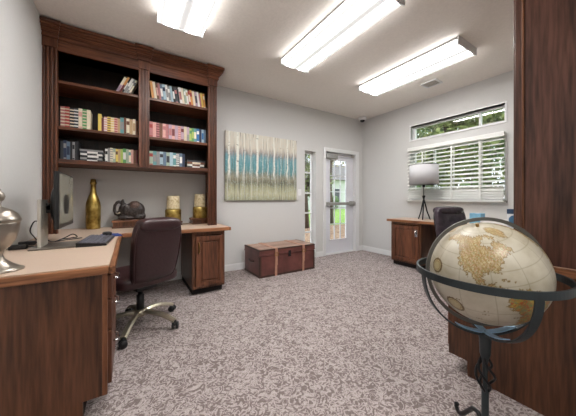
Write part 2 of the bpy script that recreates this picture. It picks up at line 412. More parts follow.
# ------------------------------------------------------------------ left bookcase hutch
YP = 3.16                     # pilaster face
hc = W('bookcase_hutch', 'tall cherry wood bookcase hutch with crown moulding and two bays of books', 'bookcase', (.13, 3.4, .75))
def pilaster(x0, x1, z0, z1):
    mb = MB(); mb.box(x0, x1, YP + .018, YP + .06, z0, z1)
    n = 3; wd = (x1 - x0) / (2 * n + 1)
    for k in range(n + 1): mb.box(x0 + 2 * k * wd, x0 + (2 * k + 1) * wd, YP, YP + .0185, z0, z1 - .0, bev=.003)
    mb.box(x0 - .004, x1 + .004, YP - .006, YP + .05, z1 - .11, z1, bev=.003)
    return mb
ZT, ZS = .75, (1.425, 1.46)
hc.part('pilaster', pilaster(-.676, -.575, ZT, 2.61), M_book_case)
hc.part('pilaster', pilaster(.088, .19, ZS[0], 2.61), M_book_case)
hc.part('pilaster', pilaster(.833, .938, ZT, 2.61), M_book_case)
hc.part('side_panel', MB().box(-.676, -.655, YP + .06, YA, ZT, 2.61), M_book_case)
hc.part('side_panel', MB().box(.917, .938, YP + .06, YA, ZT, 2.61), M_book_case)
hc.part('divider', MB().box(.12, .158, YP + .06, 3.62, ZS[0], 2.61), M_book_case)
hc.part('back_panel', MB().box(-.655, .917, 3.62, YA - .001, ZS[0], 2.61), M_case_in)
mb = MB().box(-.575, .088, YP + .012, YP + .032, 2.485, 2.61).box(.19, .833, YP + .012, YP + .032, 2.485, 2.61)
mb.box(-.575, .088, YP + .004, YP + .012, 2.485, 2.505, bev=.002).box(.19, .833, YP + .004, YP + .012, 2.485, 2.505, bev=.002)
hc.part('frieze', mb, M_case_h)
mb = MB().box(-.575, .088, YP + .016, YP + .036, 1.42, 1.462, bev=.003).box(.19, .833, YP + .016, YP + .036, 1.42, 1.462, bev=.003)
hc.part('bottom_rail', mb, M_case_h)
for z in (1.78, 2.22):
    for (a, c) in ((-.654, .119), (.159, .916)):
        mb = MB().box(a, c, YP + .06, 3.62, z - .025, z).box(max(a, -.575), min(c, .833), YP + .035, YP + .06, z - .03, z, bev=.004)
        hc.part('shelf', mb, M_case_h)
for (a, c) in ((-.654, .119), (.159, .916)): hc.part('shelf', MB().box(a, c, YP + .036, 3.62, 1.43, 1.46), M_case_h)
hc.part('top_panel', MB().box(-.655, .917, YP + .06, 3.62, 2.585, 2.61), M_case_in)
# crown moulding that breaks forward over the pilasters
mb = MB()
steps = [(2.585, 2.60, .014), (2.60, 2.622, .006), (2.622, 2.632, .02), (2.632, 2.65, .03), (2.65, 2.668, .043), (2.668, 2.682, .058), (2.682, 2.694, .05), (2.694, 2.722, .068)]
for z0, z1, d in steps:
    mb.box(-.678, .938 + d, YP + .012 - d, YA - .001, z0, z1, bev=.003)
    for (a, c) in ((-.678, -.568), (.08, .198), (.828, .943)):
        mb.box(max(a - d * .4, -.678), c + (d if c > .9 else d * .4), YP - .012 - d, YP + .05, z0 - .0004, z1 + .0004, bev=.003)
hc.part('crown_moulding', mb, M_case_h)

# ------------------------------------------------------------------ left L desk
ZW = .75
def worktop(name, label, poly, edges, loc):
    t = W(name, label, 'worktop', loc)
    t.part('laminate_top', MB().prism(poly, ZW - .034, ZW), M_top)
    for (p, q, ax) in edges:
        mb = MB(); x0, x1 = sorted((p[0], q[0])); y0, y1 = sorted((p[1], q[1]))
        mb.box(x0, x1, y0, y1, ZW - .042, ZW - .003, bev=.005)
        t.part('wood_edge', mb, M_edge if ax == 'X' else M_edge_y)
    return t
worktop('desk_worktop', 'beige laminate L-shaped worktop with wood edging, under the bookcase hutch',
        [(XL + .001, 1.545), (-.085, 1.545), (-.085, 2.895), (1.0, 2.895), (1.0, YA - .001), (XL + .001, YA - .001)],
        [((XL + .001, 1.522), (-.0855, 1.5445), 'X'), ((-.0845, 1.522), (-.06, 2.894), 'Y'), ((-.059, 2.872), (1.0, 2.8945), 'X'), ((1.0005, 2.872), (1.024, YA - .001), 'Y')], (0, 2.9, .71))
def raised_door(x0, x1, z0, z1, y, th=.02):
    """door facing -Y with its back on y"""
    mb = MB(); f = .052
    mb.box(x0, x0 + f, y - th, y, z0, z1, bev=.003).box(x1 - f, x1, y - th, y, z0, z1, bev=.003)
    mb.box(x0 + f, x1 - f, y - th, y, z0, z0 + f, bev=.003).box(x0 + f, x1 - f, y - th, y, z1 - f, z1, bev=.003)
    mb.box(x0 + f, x1 - f, y - th * .25, y, z0 + f, z1 - f)
    mb.box(x0 + f + .016, x1 - f - .016, y - th * .75, y - th * .2, z0 + f + .016, z1 - f - .016, bev=.008)
    return mb
def face_x(mb, sign):  # turn geometry facing -Y into facing +X / -X (about the origin)
    return mb.xf(Matrix.Rotation(PI / 2 * sign, 4, 'Z'))
cb = W('desk_cabinet', 'wood pedestal cabinet with raised panel door under the right end of the left worktop', 'cabinet', (.77, 3.25, 0))
cb.part('body', MB().box(.588, .606, 2.91, 3.61, .07, .706).box(.935, .953, 2.91, 3.61, .07, .706).box(.606, .935, 3.59, 3.61, .07, .706).box(.606, .935, 2.93, 3.59, .07, .09).box(.588, .953, 2.905, 2.925, .07, .1, bev=.002).box(.588, .953, 2.905, 2.925, .67, .706, bev=.002).box(.588, .622, 2.905, 2.925, .1, .67).box(.92, .953, 2.905, 2.925, .1, .67), M_panel)
dd = cb.part('door', raised_door(.625, .935, .1, .66, 2.904), M_door_w)
mb = MB().box(.648, .662, 2.866, 2.884, .47, .60, bev=.003).tube([(.655, 2.872, .585), (.655, 2.855, .575), (.655, 2.852, .53), (.655, 2.857, .49), (.655, 2.872, .48)], .006)
hd = cb.part('handle', mb, M_brass, dd); hd['label'] = 'antique brass pull handle'
cb.part('toe_kick', MB().box(.60, .94, 2.96, 2.975, 0, .07).box(.60, .615, 2.975, 3.6, 0, .07).box(.925, .94, 2.975, 3.6, 0, .07), M_dark)

pd = W('desk_pedestal', 'dark stained wood desk end panel with drawers, nearest the camera on the left', 'cabinet', (-.38, 1.85, 0))
mb = MB().prism([(XL + .002, 0), (-.19, 0), (-.19, .095), (-.093, .095), (-.093, .708), (XL + .002, .708)], 0, .02, mat=Matrix(((1, 0, 0, 0), (0, 0, 1, 1.556), (0, 1, 0, 0), (0, 0, 0, 1))))
pd.part('end_panel', mb, M_panel)
pd.part('corner_post', MB().box(-.115, -.092, 1.552, 1.576, .095, .708, bev=.004), M_post)
mb = MB().box(XL + .002, XL + .02, 1.576, 2.08, 0, .708).box(XL + .02, -.115, 2.06, 2.08, .095, .708).box(XL + .02, -.115, 1.577, 2.06, .095, .11)
mb.box(-.115, -.095, 1.577, 2.08, .095, .125).box(-.115, -.095, 1.577, 2.08, .69, .708).box(-.115, -.095, 2.055, 2.08, .125, .69)
pd.part('body', mb, M_panel)
pd.part('toe_kick', MB().box(-.205, -.19, 1.577, 2.08, 0, .095), M_dark)
for z0, z1 in ((.13, .40), (.41, .56), (.57, .685)):
    dw = pd.part('drawer', MB().box(-.0945, -.076, 1.582, 2.05, z0, z1, bev=.004).box(-.11, -.095, 1.6, 2.03, z0 + .01, z1 - .01), M_door_w)
    zz = (z0 + z1) / 2
    pd.part('handle', MB().tube([(-.078, 1.76, zz), (-.055, 1.765, zz - .006), (-.052, 1.815, zz - .012), (-.055, 1.865, zz - .006), (-.078, 1.87, zz)], .006), M_chrome, dw)
# ------------------------------------------------------------------ right L desk, hutch
XD = 1.776
worktop('desk_worktop', 'beige laminate worktop with wood edging along the window wall, right side',
        [(XD - .01, YD + .001), (XR - .001, YD + .001), (XR - .001, 2.655), (3.69, 2.655), (3.69, .81), (XD - .01, .81)],
        [((3.667, .8335), (3.6895, 2.678), 'Y'), ((3.69, 2.6555), (XR - .001, 2.678), 'X'), ((XD - .033, .8105), (3.689, .833), 'X'), ((XD - .033, YD + .001), (XD - .0105, .81), 'Y')], (3.6, .9, .71))
cb = W('desk_cabinet', 'wood pedestal cabinet with a door below the lamp on the right worktop', 'cabinet', (3.94, 2.36, 0))
mb = MB().box(3.705, XR - .02, 2.59, 2.608, .07, .706).box(3.705, XR - .02, 2.10, 2.118, .07, .706).box(XR - .04, XR - .02, 2.118, 2.59, .07, .706).box(3.72, XR - .04, 2.118, 2.59, .07, .09)
mb.box(3.70, 3.72, 2.10, 2.608, .07, .1, bev=.002).box(3.70, 3.72, 2.10, 2.608, .67, .706, bev=.002).box(3.70, 3.72, 2.10, 2.14, .1, .67).box(3.70, 3.72, 2.57, 2.608, .1, .67)
cb.part('body', mb, M_panel)
mb = face_x(raised_door(-2.575, -2.135, .1, .66, 3.699), -1)   # built facing -Y, turned to face -X
dd = cb.part('door', mb, M_door_w)
mb = MB().box(3.665, 3.68, 2.145, 2.185, .50, .61, bev=.003).tube([(3.668, 2.165, .6), (3.652, 2.165, .59), (3.648, 2.165, .55), (3.652, 2.165, .515), (3.668, 2.165, .51)], .008)
hd = cb.part('handle', mb, M_chrome, dd); hd['label'] = 'shiny silver pull handle'
cb.part('toe_kick', MB().box(3.75, 3.765, 2.11, 2.60, 0, .07).box(3.765, XR - .03, 2.585, 2.6, 0, .07).box(3.765, XR - .03, 2.11, 2.125, 0, .07), M_dark)
pd = W('desk_pedestal', 'dark wood desk end panel standing behind the globe', 'cabinet', (2.05, .45, 0))
R = Matrix(((0, 0, 1, 1.746), (1, 0, 0, 0), (0, 1, 0, 0), (0, 0, 0, 1)))
pd.part('end_panel', MB().prism([(YD + .002, 0), (.705, 0), (.705, .09), (.81, .09), (.81, .708), (YD + .002, .708)], 0, .02, mat=R), M_panel)
pd.part('body', MB().box(2.33, 2.35, YD + .02, .80, .09, .708).box(1.766, 2.33, YD + .02, YD + .04, .09, .708).box(1.766, 2.33, YD + .04, .79, .09, .105).box(1.766, 2.35, .79, .81, .09, .12).box(1.766, 2.35, .79, .81, .69, .708), M_panel)
pd.part('toe_kick', MB().box(1.766, 2.34, .69, .705, 0, .09), M_dark)
for z0, z1 in ((.125, .40), (.41, .56), (.57, .685)): pd.part('drawer', MB().box(1.775, 2.34, .811, .83, z0, z1, bev=.004), M_door_w)
hr = W('desk_hutch', 'tall dark wood hutch side filling the right edge of the picture', 'bookcase', (2.6, .3, ZW))
hr.part('side_panel', MB().box(1.765, 1.79, YD + .002, .455, ZW, 2.70), M_panel2)
mb = MB().box(1.760, 1.865, .456, .486, ZW, 2.70, bev=.004)
for k in range(3): mb.box(1.775 + k * .032, 1.79 + k * .032, .486, .496, ZW, 2.6, bev=.003)
hr.part('pilaster', mb, M_panel2)
hr.part('corner_bead', MB().box(1.7565, 1.764, .448, .458, ZW, 2.70, bev=.003), M_post)
hr.part('side_panel', MB().box(3.4, 3.425, YD + .002, .486, ZW, 2.70), M_panel2)
hr.part('back_panel', MB().box(1.79, 3.4, YD + .002, YD + .02, 1.42, 2.70), M_panel2)
for z in (1.43, 1.78, 2.22, 2.67): hr.part('shelf', MB().box(1.79, 3.4, YD + .02, .455, z, z + .028), M_panel2)

# ------------------------------------------------------------------ books
PAGES = plain('book pages', (222, 212, 190), .8)
PAL = {'cream': (226, 214, 190), 'white': (226, 224, 220), 'black': (30, 30, 34), 'navy': (40, 52, 78), 'slate blue': (96, 116, 136), 'pale blue': (164, 188, 200), 'grey': (140, 138, 138),
       'orange': (214, 150, 84), 'yellow': (222, 194, 96), 'red': (164, 62, 58), 'pink': (212, 160, 150), 'rose': (176, 112, 112), 'mauve': (176, 150, 166), 'brown': (112, 72, 52), 'tan': (190, 158, 118),
       'teal': (98, 150, 152), 'green': (92, 152, 92), 'blue': (56, 116, 176), 'dark green': (52, 84, 64), 'sage': (160, 176, 156), 'charcoal': (58, 60, 66), 'maroon': (112, 52, 56), 'lime': (170, 190, 96), 'beige': (206, 190, 164)}
def pmat(c): return plain('book cloth ' + c, PAL[c], .55, var=.08)
def book_mesh(t, h, d, c, band):
    """standing book: x thickness, y depth (spine at y=0 facing -Y), z height"""
    mb = MB(); mb.box(0, .0022, .0, d, 0, h, 0).box(t - .0022, t, .0, d, 0, h, 0)
    mb.box(.0022, t - .0022, 0, .004, 0, h, 0, bev=.0005)
    mb.box(.0022, t - .0022, .004, d - .004, .003, h - .003, 1)
    if band == 'bands':
        for f in (.12, .27, .42, .57, .72, .86): mb.box(.0005, t - .0005, -.0012, .001, h * f, h * f + h * .055, 2)
    elif band == 'title': mb.box(.002, t - .002, -.001, .001, h * .3, h * .75, 2)
    elif band == 'label': mb.box(.001, t - .001, -.001, .001, h * .62, h * .84, 2); mb.box(.001, t - .001, -.001, .001, h * .08, h * .14, 2)
    elif band == 'half': mb.box(.0003, t - .0003, -.001, .001, .001, h * .5, 2)
    return mb
YB = 3.262
BAND_TXT = {'bands': ' with {} spine bands', 'title': ' with a {} title strip', 'label': ' with a {} spine label', 'half': ' with a {} lower spine', None: ''}
def row(specs, x, x_end, z, place, group, lean=0.0, first=1, htr=0):
    """specs: (colour, thickness weight, height, band style, band colour)"""
    tot = sum(s[1] for s in specs); span = x_end - x
    if lean > 0: span -= specs[0][2] * math.sin(abs(lean)) * .9
    if lean < 0: x += 0; span -= specs[-1][2] * math.sin(abs(lean)) * .9
    k = span / tot * math.cos(lean)
    if lean < 0: x += specs[0][2] * math.sin(abs(lean)) * .9
    for i, (c, tw, h, bs, bc) in enumerate(specs):
        t = tw * k - .0012; d = .15 + .02 * random.random()
        mb = book_mesh(t, h, d, c, bs)
        o = mobj('book', mb, [pmat(c), PAGES, pmat(bc or 'cream')])
        step = tw * k / math.cos(lean)
        zoff = 0
        if lean > 0: zoff = t * math.sin(lean)          # tops lean right: lower-right corner rests
        o.rotation_euler = (0, lean, 0)
        # rotation about Y by +lean moves the top towards +x; lowest corner is (t,0)
        o.location = (x + .0006, YB + random.uniform(-.006, .008), z + (t * math.sin(lean) if lean > 0 else 0) + .0003)
        if lean < 0: o.location.z = z + .0003
        x += step
        tag(o, f'{c} book{BAND_TXT[bs].format(bc)}, {NUM[first + i - 1]} from left on the {place}', 'book', group)
def stack(specs, x0, x1, z, place, group):
    for i, (c, t, bs, bc) in enumerate(specs):
        wdt = (x1 - x0) - random.uniform(0, .02); mb = book_mesh(t, wdt, .17, c, bs)
        mb.xf(Matrix.Translation((0, 0, t)) @ Matrix.Rotation(PI / 2, 4, 'Y'))
        o = mobj('book', mb, [pmat(c), PAGES, pmat(bc or 'cream')])
        o.location = (x0 + random.uniform(0, .008), YB + random.uniform(-.004, .01), z + .0003); z += t + .0006
        pos = 'top of the flat pile' if i == len(specs) - 1 else ('bottom of the flat pile' if i == 0 else f'{NUM[i]} up in the flat pile')
        tag(o, f'{c} book{BAND_TXT[bs].format(bc)} {pos}, {place}', 'book', group)
TL, ML, BL_ = 'top left shelf', 'middle left shelf', 'bottom left shelf'
TR, MR, BR_ = 'top right shelf', 'middle right shelf', 'bottom right shelf'
row([('cream', 1.2, .2, 'half', 'mauve'), ('orange', 1.0, .21, 'half', 'maroon'), ('black', .8, .19, 'title', 'white'), ('white', 1.1, .205, 'half', 'grey'), ('grey', 1.0, .2, 'title', 'white'), ('cream', .9, .19, 'label', 'charcoal')],
    -.125, .08, 2.22, TL, 'books leaning on the top left shelf', lean=.42)
row([('rose', 1, .212, 'bands', 'cream'), ('red', 1, .212, 'bands', 'beige'), ('black', 1, .212, 'bands', 'cream'), ('charcoal', 1, .212, 'bands', 'white'), ('cream', .9, .212, 'label', 'pink'), ('green', 1.0, .212, 'bands', 'beige'), ('cream', .9, .21, None, None)],
    -.57, -.335, 1.78, ML, 'banded books on the middle left shelf')
row([('yellow', .9, .19, None, None), ('maroon', .6, .15, None, None), ('pink', .9, .165, 'bands', 'white'), ('yellow', .9, .17, 'bands', 'maroon'), ('cream', .9, .168, 'bands', 'yellow'), ('pink', .9, .17, 'bands', 'red'), ('tan', .7, .168, None, None), ('teal', 1.0, .182, 'title', 'grey'), ('brown', .7, .19, None, None), ('cream', .9, .182, 'label', 'brown'), ('tan', .9, .18, None, None), ('cream', .8, .184, 'title', 'tan'), ('brown', .7, .17, None, None)],
    -.275, .083, 1.78, ML, 'books right of the gap on the middle left shelf', first=8)
row([('charcoal', 1, .19, None, None), ('navy', 1, .2, 'label', 'grey'), ('slate blue', 1.1, .19, 'title', 'navy'), ('black', .8, .185, None, None), ('grey', .8, .19, 'label', 'black'), ('black', 1.2, .2, None, None)],
    -.57, -.432, 1.46, BL_, 'dark books on the bottom left shelf')
stack([('black', .024, 'title', 'white'), ('grey', .02, 'title', 'black'), ('black', .022, 'title', 'white'), ('white', .018, 'title', 'black'), ('charcoal', .022, 'title', 'white'), ('grey', .016, None, None)], -.425, -.225, 1.46, BL_, 'flat pile on the bottom left shelf')
row([('white', .9, .15, 'label', 'black'), ('grey', .8, .16, None, None), ('cream', 1, .165, 'bands', 'grey'), ('sage', .9, .16, 'title', 'cream'), ('yellow', .9, .158, 'label', 'brown'), ('tan', .9, .16, None, None), ('lime', .8, .16, None, None), ('green', 1.2, .17, 'title', 'white'), ('sage', .9, .165, None, None), ('cream', .9, .16, 'label', 'teal'), ('pink', .9, .165, None, None), ('brown', 1.0, .16, None, None), ('maroon', .7, .165, None, None)],
    -.215, .083, 1.46, BL_, 'books right of the pile on the bottom left shelf', first=7)
row([('orange', .9, .215, None, None), ('cream', .9, .21, None, None), ('brown', .8, .2, 'title', 'pink'), ('rose', .7, .205, None, None), ('slate blue', .9, .2, 'title', 'white'), ('pale blue', 1, .205, 'label', 'navy'), ('white', .8, .205, 'title', 'grey'), ('grey', .8, .195, 'label', 'white'), ('pale blue', .8, .2, None, None), ('black', .8, .19, 'title', 'white'), ('charcoal', .9, .195, 'label', 'rose'), ('black', .7, .185, None, None), ('white', 1, .21, 'title', 'rose'), ('cream', .9, .21, None, None), ('sage', .8, .205, 'label', 'white'), ('white', .8, .2, 'label', 'tan'), ('red', .8, .19, 'title', 'cream'), ('orange', .9, .21, 'label', 'red'), ('cream', .9, .2, None, None), ('mauve', .9, .195, 'title', 'charcoal'), ('white', .8, .2, None, None), ('rose', .7, .185, None, None), ('yellow', .9, .2, None, None), ('orange', .8, .195, 'label', 'cream')],
    .198, .828, 2.22, TR, 'leaning books on the top right shelf', lean=-.13)
row([('rose', 1, .185, 'label', 'red'), ('pink', 1, .185, None, None), ('rose', 1, .183, 'bands', 'maroon'), ('brown', .9, .182, None, None), ('pink', 1, .184, 'label', 'rose'), ('rose', .9, .183, None, None), ('mauve', 1, .182, 'title', 'rose'), ('pink', 1, .184, 'title', 'maroon'), ('mauve', 1, .183, None, None), ('pink', .9, .182, 'bands', 'rose'), ('mauve', 1, .183, 'label', 'maroon'), ('beige', .9, .182, None, None), ('mauve', .9, .182, 'half', 'grey'),
     ('lime', .8, .175, 'label', 'green'), ('green', .8, .178, 'title', 'lime'), ('teal', .9, .18, 'title', 'cream'), ('blue', .9, .18, 'label', 'white'), ('navy', .8, .178, None, None), ('pale blue', .8, .176, 'title', 'blue'), ('slate blue', .8, .178, None, None)],
    .195, .828, 1.78, MR, 'set of pastel books on the middle right shelf')
row([('sage', 1, .17, 'label', 'red'), ('teal', 1, .172, 'title', 'grey'), ('grey', .9, .17, None, None), ('pale blue', 1, .172, 'label', 'charcoal'), ('slate blue', .9, .172, None, None), ('sage', 1, .17, 'title', 'charcoal'), ('pale blue', 1, .173, None, None), ('teal', .9, .17, 'label', 'white'), ('grey', 1, .17, 'bands', 'white'), ('slate blue', .9, .172, 'title', 'white'), ('navy', .8, .17, None, None)],
    .195, .575, 1.46, BR_, 'blue grey books on the bottom right shelf')
stack([('charcoal', .028, 'title', 'white'), ('white', .024, 'title', 'brown'), ('brown', .026, 'title', 'cream'), ('charcoal', .02, None, None)], .595, .815, 1.46, BR_, 'flat pile on the bottom right shelf')

# ------------------------------------------------------------------ painting
M_art, nt, b = nm('birch painting'); N = nt.nodes; L = nt.links
tc = N.new('ShaderNodeTexCoord'); sp = N.new('ShaderNodeSeparateXYZ'); L.new(tc.outputs['Object'], sp.inputs[0])
def noise(scale, sx, sz, detail=3, dist=0):
    mp = N.new('ShaderNodeMapping'); mp.inputs['Scale'].default_value = (sx, 1, sz); L.new(tc.outputs['Object'], mp.inputs['Vector'])
    n_ = N.new('ShaderNodeTexNoise'); n_.inputs['Scale'].default_value = scale; n_.inputs['Detail'].default_value = detail; n_.inputs['Distortion'].default_value = dist
    L.new(mp.outputs['Vector'], n_.inputs['Vector']); return n_.outputs['Fac']
def mathn(op, a, c=None):
    m_ = N.new('ShaderNodeMath'); m_.operation = op
    for i, v in enumerate((a, c)):
        if v is None: continue
        if isinstance(v, (int, float)): m_.inputs[i].default_value = v
        else: L.new(v, m_.inputs[i])
    return m_.outputs[0]
jag = noise(9, 6, .6); zz = mathn('ADD', sp.outputs['Z'], mathn('MULTIPLY', mathn('SUBTRACT', jag, .5), .2))
rp = N.new('ShaderNodeValToRGB'); e = rp.color_ramp.elements
stops = [(0, (150, 150, 122)), (.1, (184, 182, 152)), (.2, (160, 158, 128)), (.27, (112, 112, 92)), (.34, (144, 138, 116)), (.40, (120, 128, 116)), (.45, (92, 138, 142)), (.55, (90, 146, 154)), (.66, (108, 150, 158)), (.70, (130, 132, 134)), (.74, (170, 158, 146)), (.8, (204, 196, 180)), (1, (214, 207, 192))]
e[0].position, e[0].color = stops[0][0], lin(stops[0][1]); e[1].position, e[1].color = 1, lin(stops[-1][1])
for p_, c_ in stops[1:-1]: k = e.new(p_); k.color = lin(c_)
L.new(mathn('DIVIDE', zz, 1.03), rp.inputs['Fac'])
def mixc(fac, a, c):
    m_ = N.new('ShaderNodeMix'); m_.data_type = 'RGBA'; L.new(fac, m_.inputs[0])
    for i, v in ((6, a), (7, c)):
        if isinstance(v, tuple): m_.inputs[i].default_value = v
        else: L.new(v, m_.inputs[i])
    return m_.outputs[2]
def step(v, lo, hi):
    r_ = N.new('ShaderNodeMapRange'); r_.inputs[1].default_value = lo; r_.inputs[2].default_value = hi; L.new(v, r_.inputs[0]); return r_.outputs[0]
streak = step(noise(1, 44, 1.2, 5), .55, .62); dark = step(noise(1, 60, 2.2, 5), .57, .64); speck = step(noise(60, 1, 1, 2), .55, .7)
c_ = mixc(mathn('MULTIPLY', speck, .35), rp.outputs['Color'], lin((190, 214, 216)))
c_ = mixc(mathn('MULTIPLY', dark, .72), c_, lin((70, 74, 70)))
c_ = mixc(mathn('MULTIPLY', streak, .4), c_, lin((222, 222, 212)))
trunk = None
for (xc, wd) in ((.06, .012), (.19, .02), (.30, .006), (.40, .004), (.52, .018), (.62, .004), (.71, .006), (.82, .014), (.95, .004), (1.08, .014), (1.2, .007)):
    dd_ = mathn('ABSOLUTE', mathn('SUBTRACT', mathn('ADD', sp.outputs['X'], mathn('MULTIPLY', mathn('SUBTRACT', noise(2, 1, 3, 1), .5), .05)), xc))
    s_ = step(dd_, wd + .004, wd - .004); trunk = s_ if trunk is None else mathn('MAXIMUM', trunk, s_)
up = step(sp.outputs['Z'], .33, .42)
c_ = mixc(mathn('MULTIPLY', mathn('MULTIPLY', trunk, up), .9), c_, mixc(step(noise(22, .6, 2.5, 2), .6, .68), lin((226, 226, 216)), lin((96, 98, 92))))
L.new(c_, b.inputs['Base Color']); b.inputs['Roughness'].default_value = .6
pt = W('painting', 'wide canvas painting of pale birch trunks over a blue green band', 'painting', (1.19, YA, 1.055))
pt.part('canvas', MB().box(1.19, 2.461, YA - .042, YA - .012, 1.058, 2.09, bev=.003), M_art)
pt.part('stretcher_frame', MB().box(1.21, 2.44, YA - .0118, YA - .0005, 1.08, 1.12).box(1.21, 2.44, YA - .0118, YA - .0005, 2.03, 2.07).box(1.21, 1.25, YA - .0118, YA - .0005, 1.12, 2.03).box(2.40, 2.44, YA - .0118, YA - .0005, 1.12, 2.03), M_panel)

# ------------------------------------------------------------------ trunk
M_tr = mottled('maroon leather trunk', [(.3, (74, 40, 37)), (.5, (98, 56, 51)), (.7, (116, 70, 62))], 5, .42, 4)
M_trs = plain('dark trunk side', (70, 50, 40), .5, var=.15, scale=8)
M_trt = wood('worn slatted trunk lid', (116, 90, 78), (148, 120, 106), (170, 142, 126), 'X', 1.0, .5)
M_strap = plain('tan leather strap', (176, 132, 110), .5, var=.1)
M_trim = plain('dark leather binding', (60, 38, 30), .5, var=.1)
tr = W('storage_trunk', 'low maroon leather storage trunk with two tan straps below the painting', 'trunk', (1.96, 3.32, 0))
x0, x1, y0, y1, zt = 1.49, 2.43, 3.065, 3.575, .385
bd = tr.part('body', MB().box(x0, x1, y0, y1, 0, .295, bev=.004), M_tr)
tr.part('corner_binding', MB().box(x0 - .004, x1 + .004, y0 - .004, y0 + .02, .0005, .03, bev=.003).box(x0 - .004, x0 + .02, y0 + .02, y1 + .002, .0005, .03, bev=.003).box(x0 - .004, x0 + .025, y0 - .004, y0 + .02, .03, .29, bev=.003).box(x1 - .025, x1 + .004, y0 - .004, y0 + .02, .03, .29, bev=.003), M_trim, bd)
mb = MB()
ld = tr.part('lid', MB().box(x0 - .006, x1 + .006, y0 - .006, y1 + .004, .3, zt - .01, bev=.005).box(x0 - .009, x1 + .009, y0 - .009, y1 + .006, .3, .318, bev=.003), M_tr)
mb = MB()
for k in range(6): mb.box(x0 + .012, x1 - .012, y0 + .008 + k * .083, y0 + .008 + k * .083 + .078, zt - .011, zt - .002, bev=.002)
sl_ = tr.part('slats', mb, M_trt, ld); sl_['label'] = 'worn tan wooden slats on top of the lid'
mb = MB().box(x0 - .007, x1 + .007, y0 - .0075, y0 + .01, zt - .02, zt - .0005, bev=.003).box(x0 - .007, x0 + .014, y0 + .01, y1 + .004, zt - .02, zt - .0005, bev=.003).box(x1 - .014, x1 + .007, y0 + .01, y1 + .004, zt - .02, zt - .0005, bev=.003)
tr.part('edge_binding', mb, M_trim, ld)
for xs in (1.745, 2.215):
    mb = MB().box(xs - .028, xs + .028, y0 - .001, y1 + .003, zt - .004, zt + .004, bev=.002).box(xs - .02, xs + .02, y0 - .018, y0 - .0095, .15, zt + .004, bev=.002)
    mb.box(xs - .018, xs + .018, y0 - .0055, y0 - .0005, .002, .298, bev=.001)
    st = tr.part('strap', mb, M_strap)
    tr.part('buckle', MB().box(xs - .03, xs + .03, y0 - .024, y0 - .0185, .285, .292).box(xs - .03, xs + .03, y0 - .024, y0 - .0185, .325, .332).box(xs - .03, xs - .023, y0 - .024, y0 - .0185, .292, .325).box(xs + .023, xs + .03, y0 - .024, y0 - .0185, .292, .325), M_brass, st)
tr.part('latch', MB().box(1.945, 1.99, y0 - .017, y0 - .0095, .25, .335, bev=.004).cyl((1.967, y0 - .017, .28), (1.967, y0 - .025, .28), .012).box(1.95, 1.985, y0 - .01, y0 - .0005, .25, .296), M_iron)
tr.part('side_handle', MB().tube([(x0, 3.24, .2), (x0 - .018, 3.25, .2), (x0 - .026, 3.32, .19), (x0 - .018, 3.39, .2), (x0, 3.40, .2)], .009), M_trim)

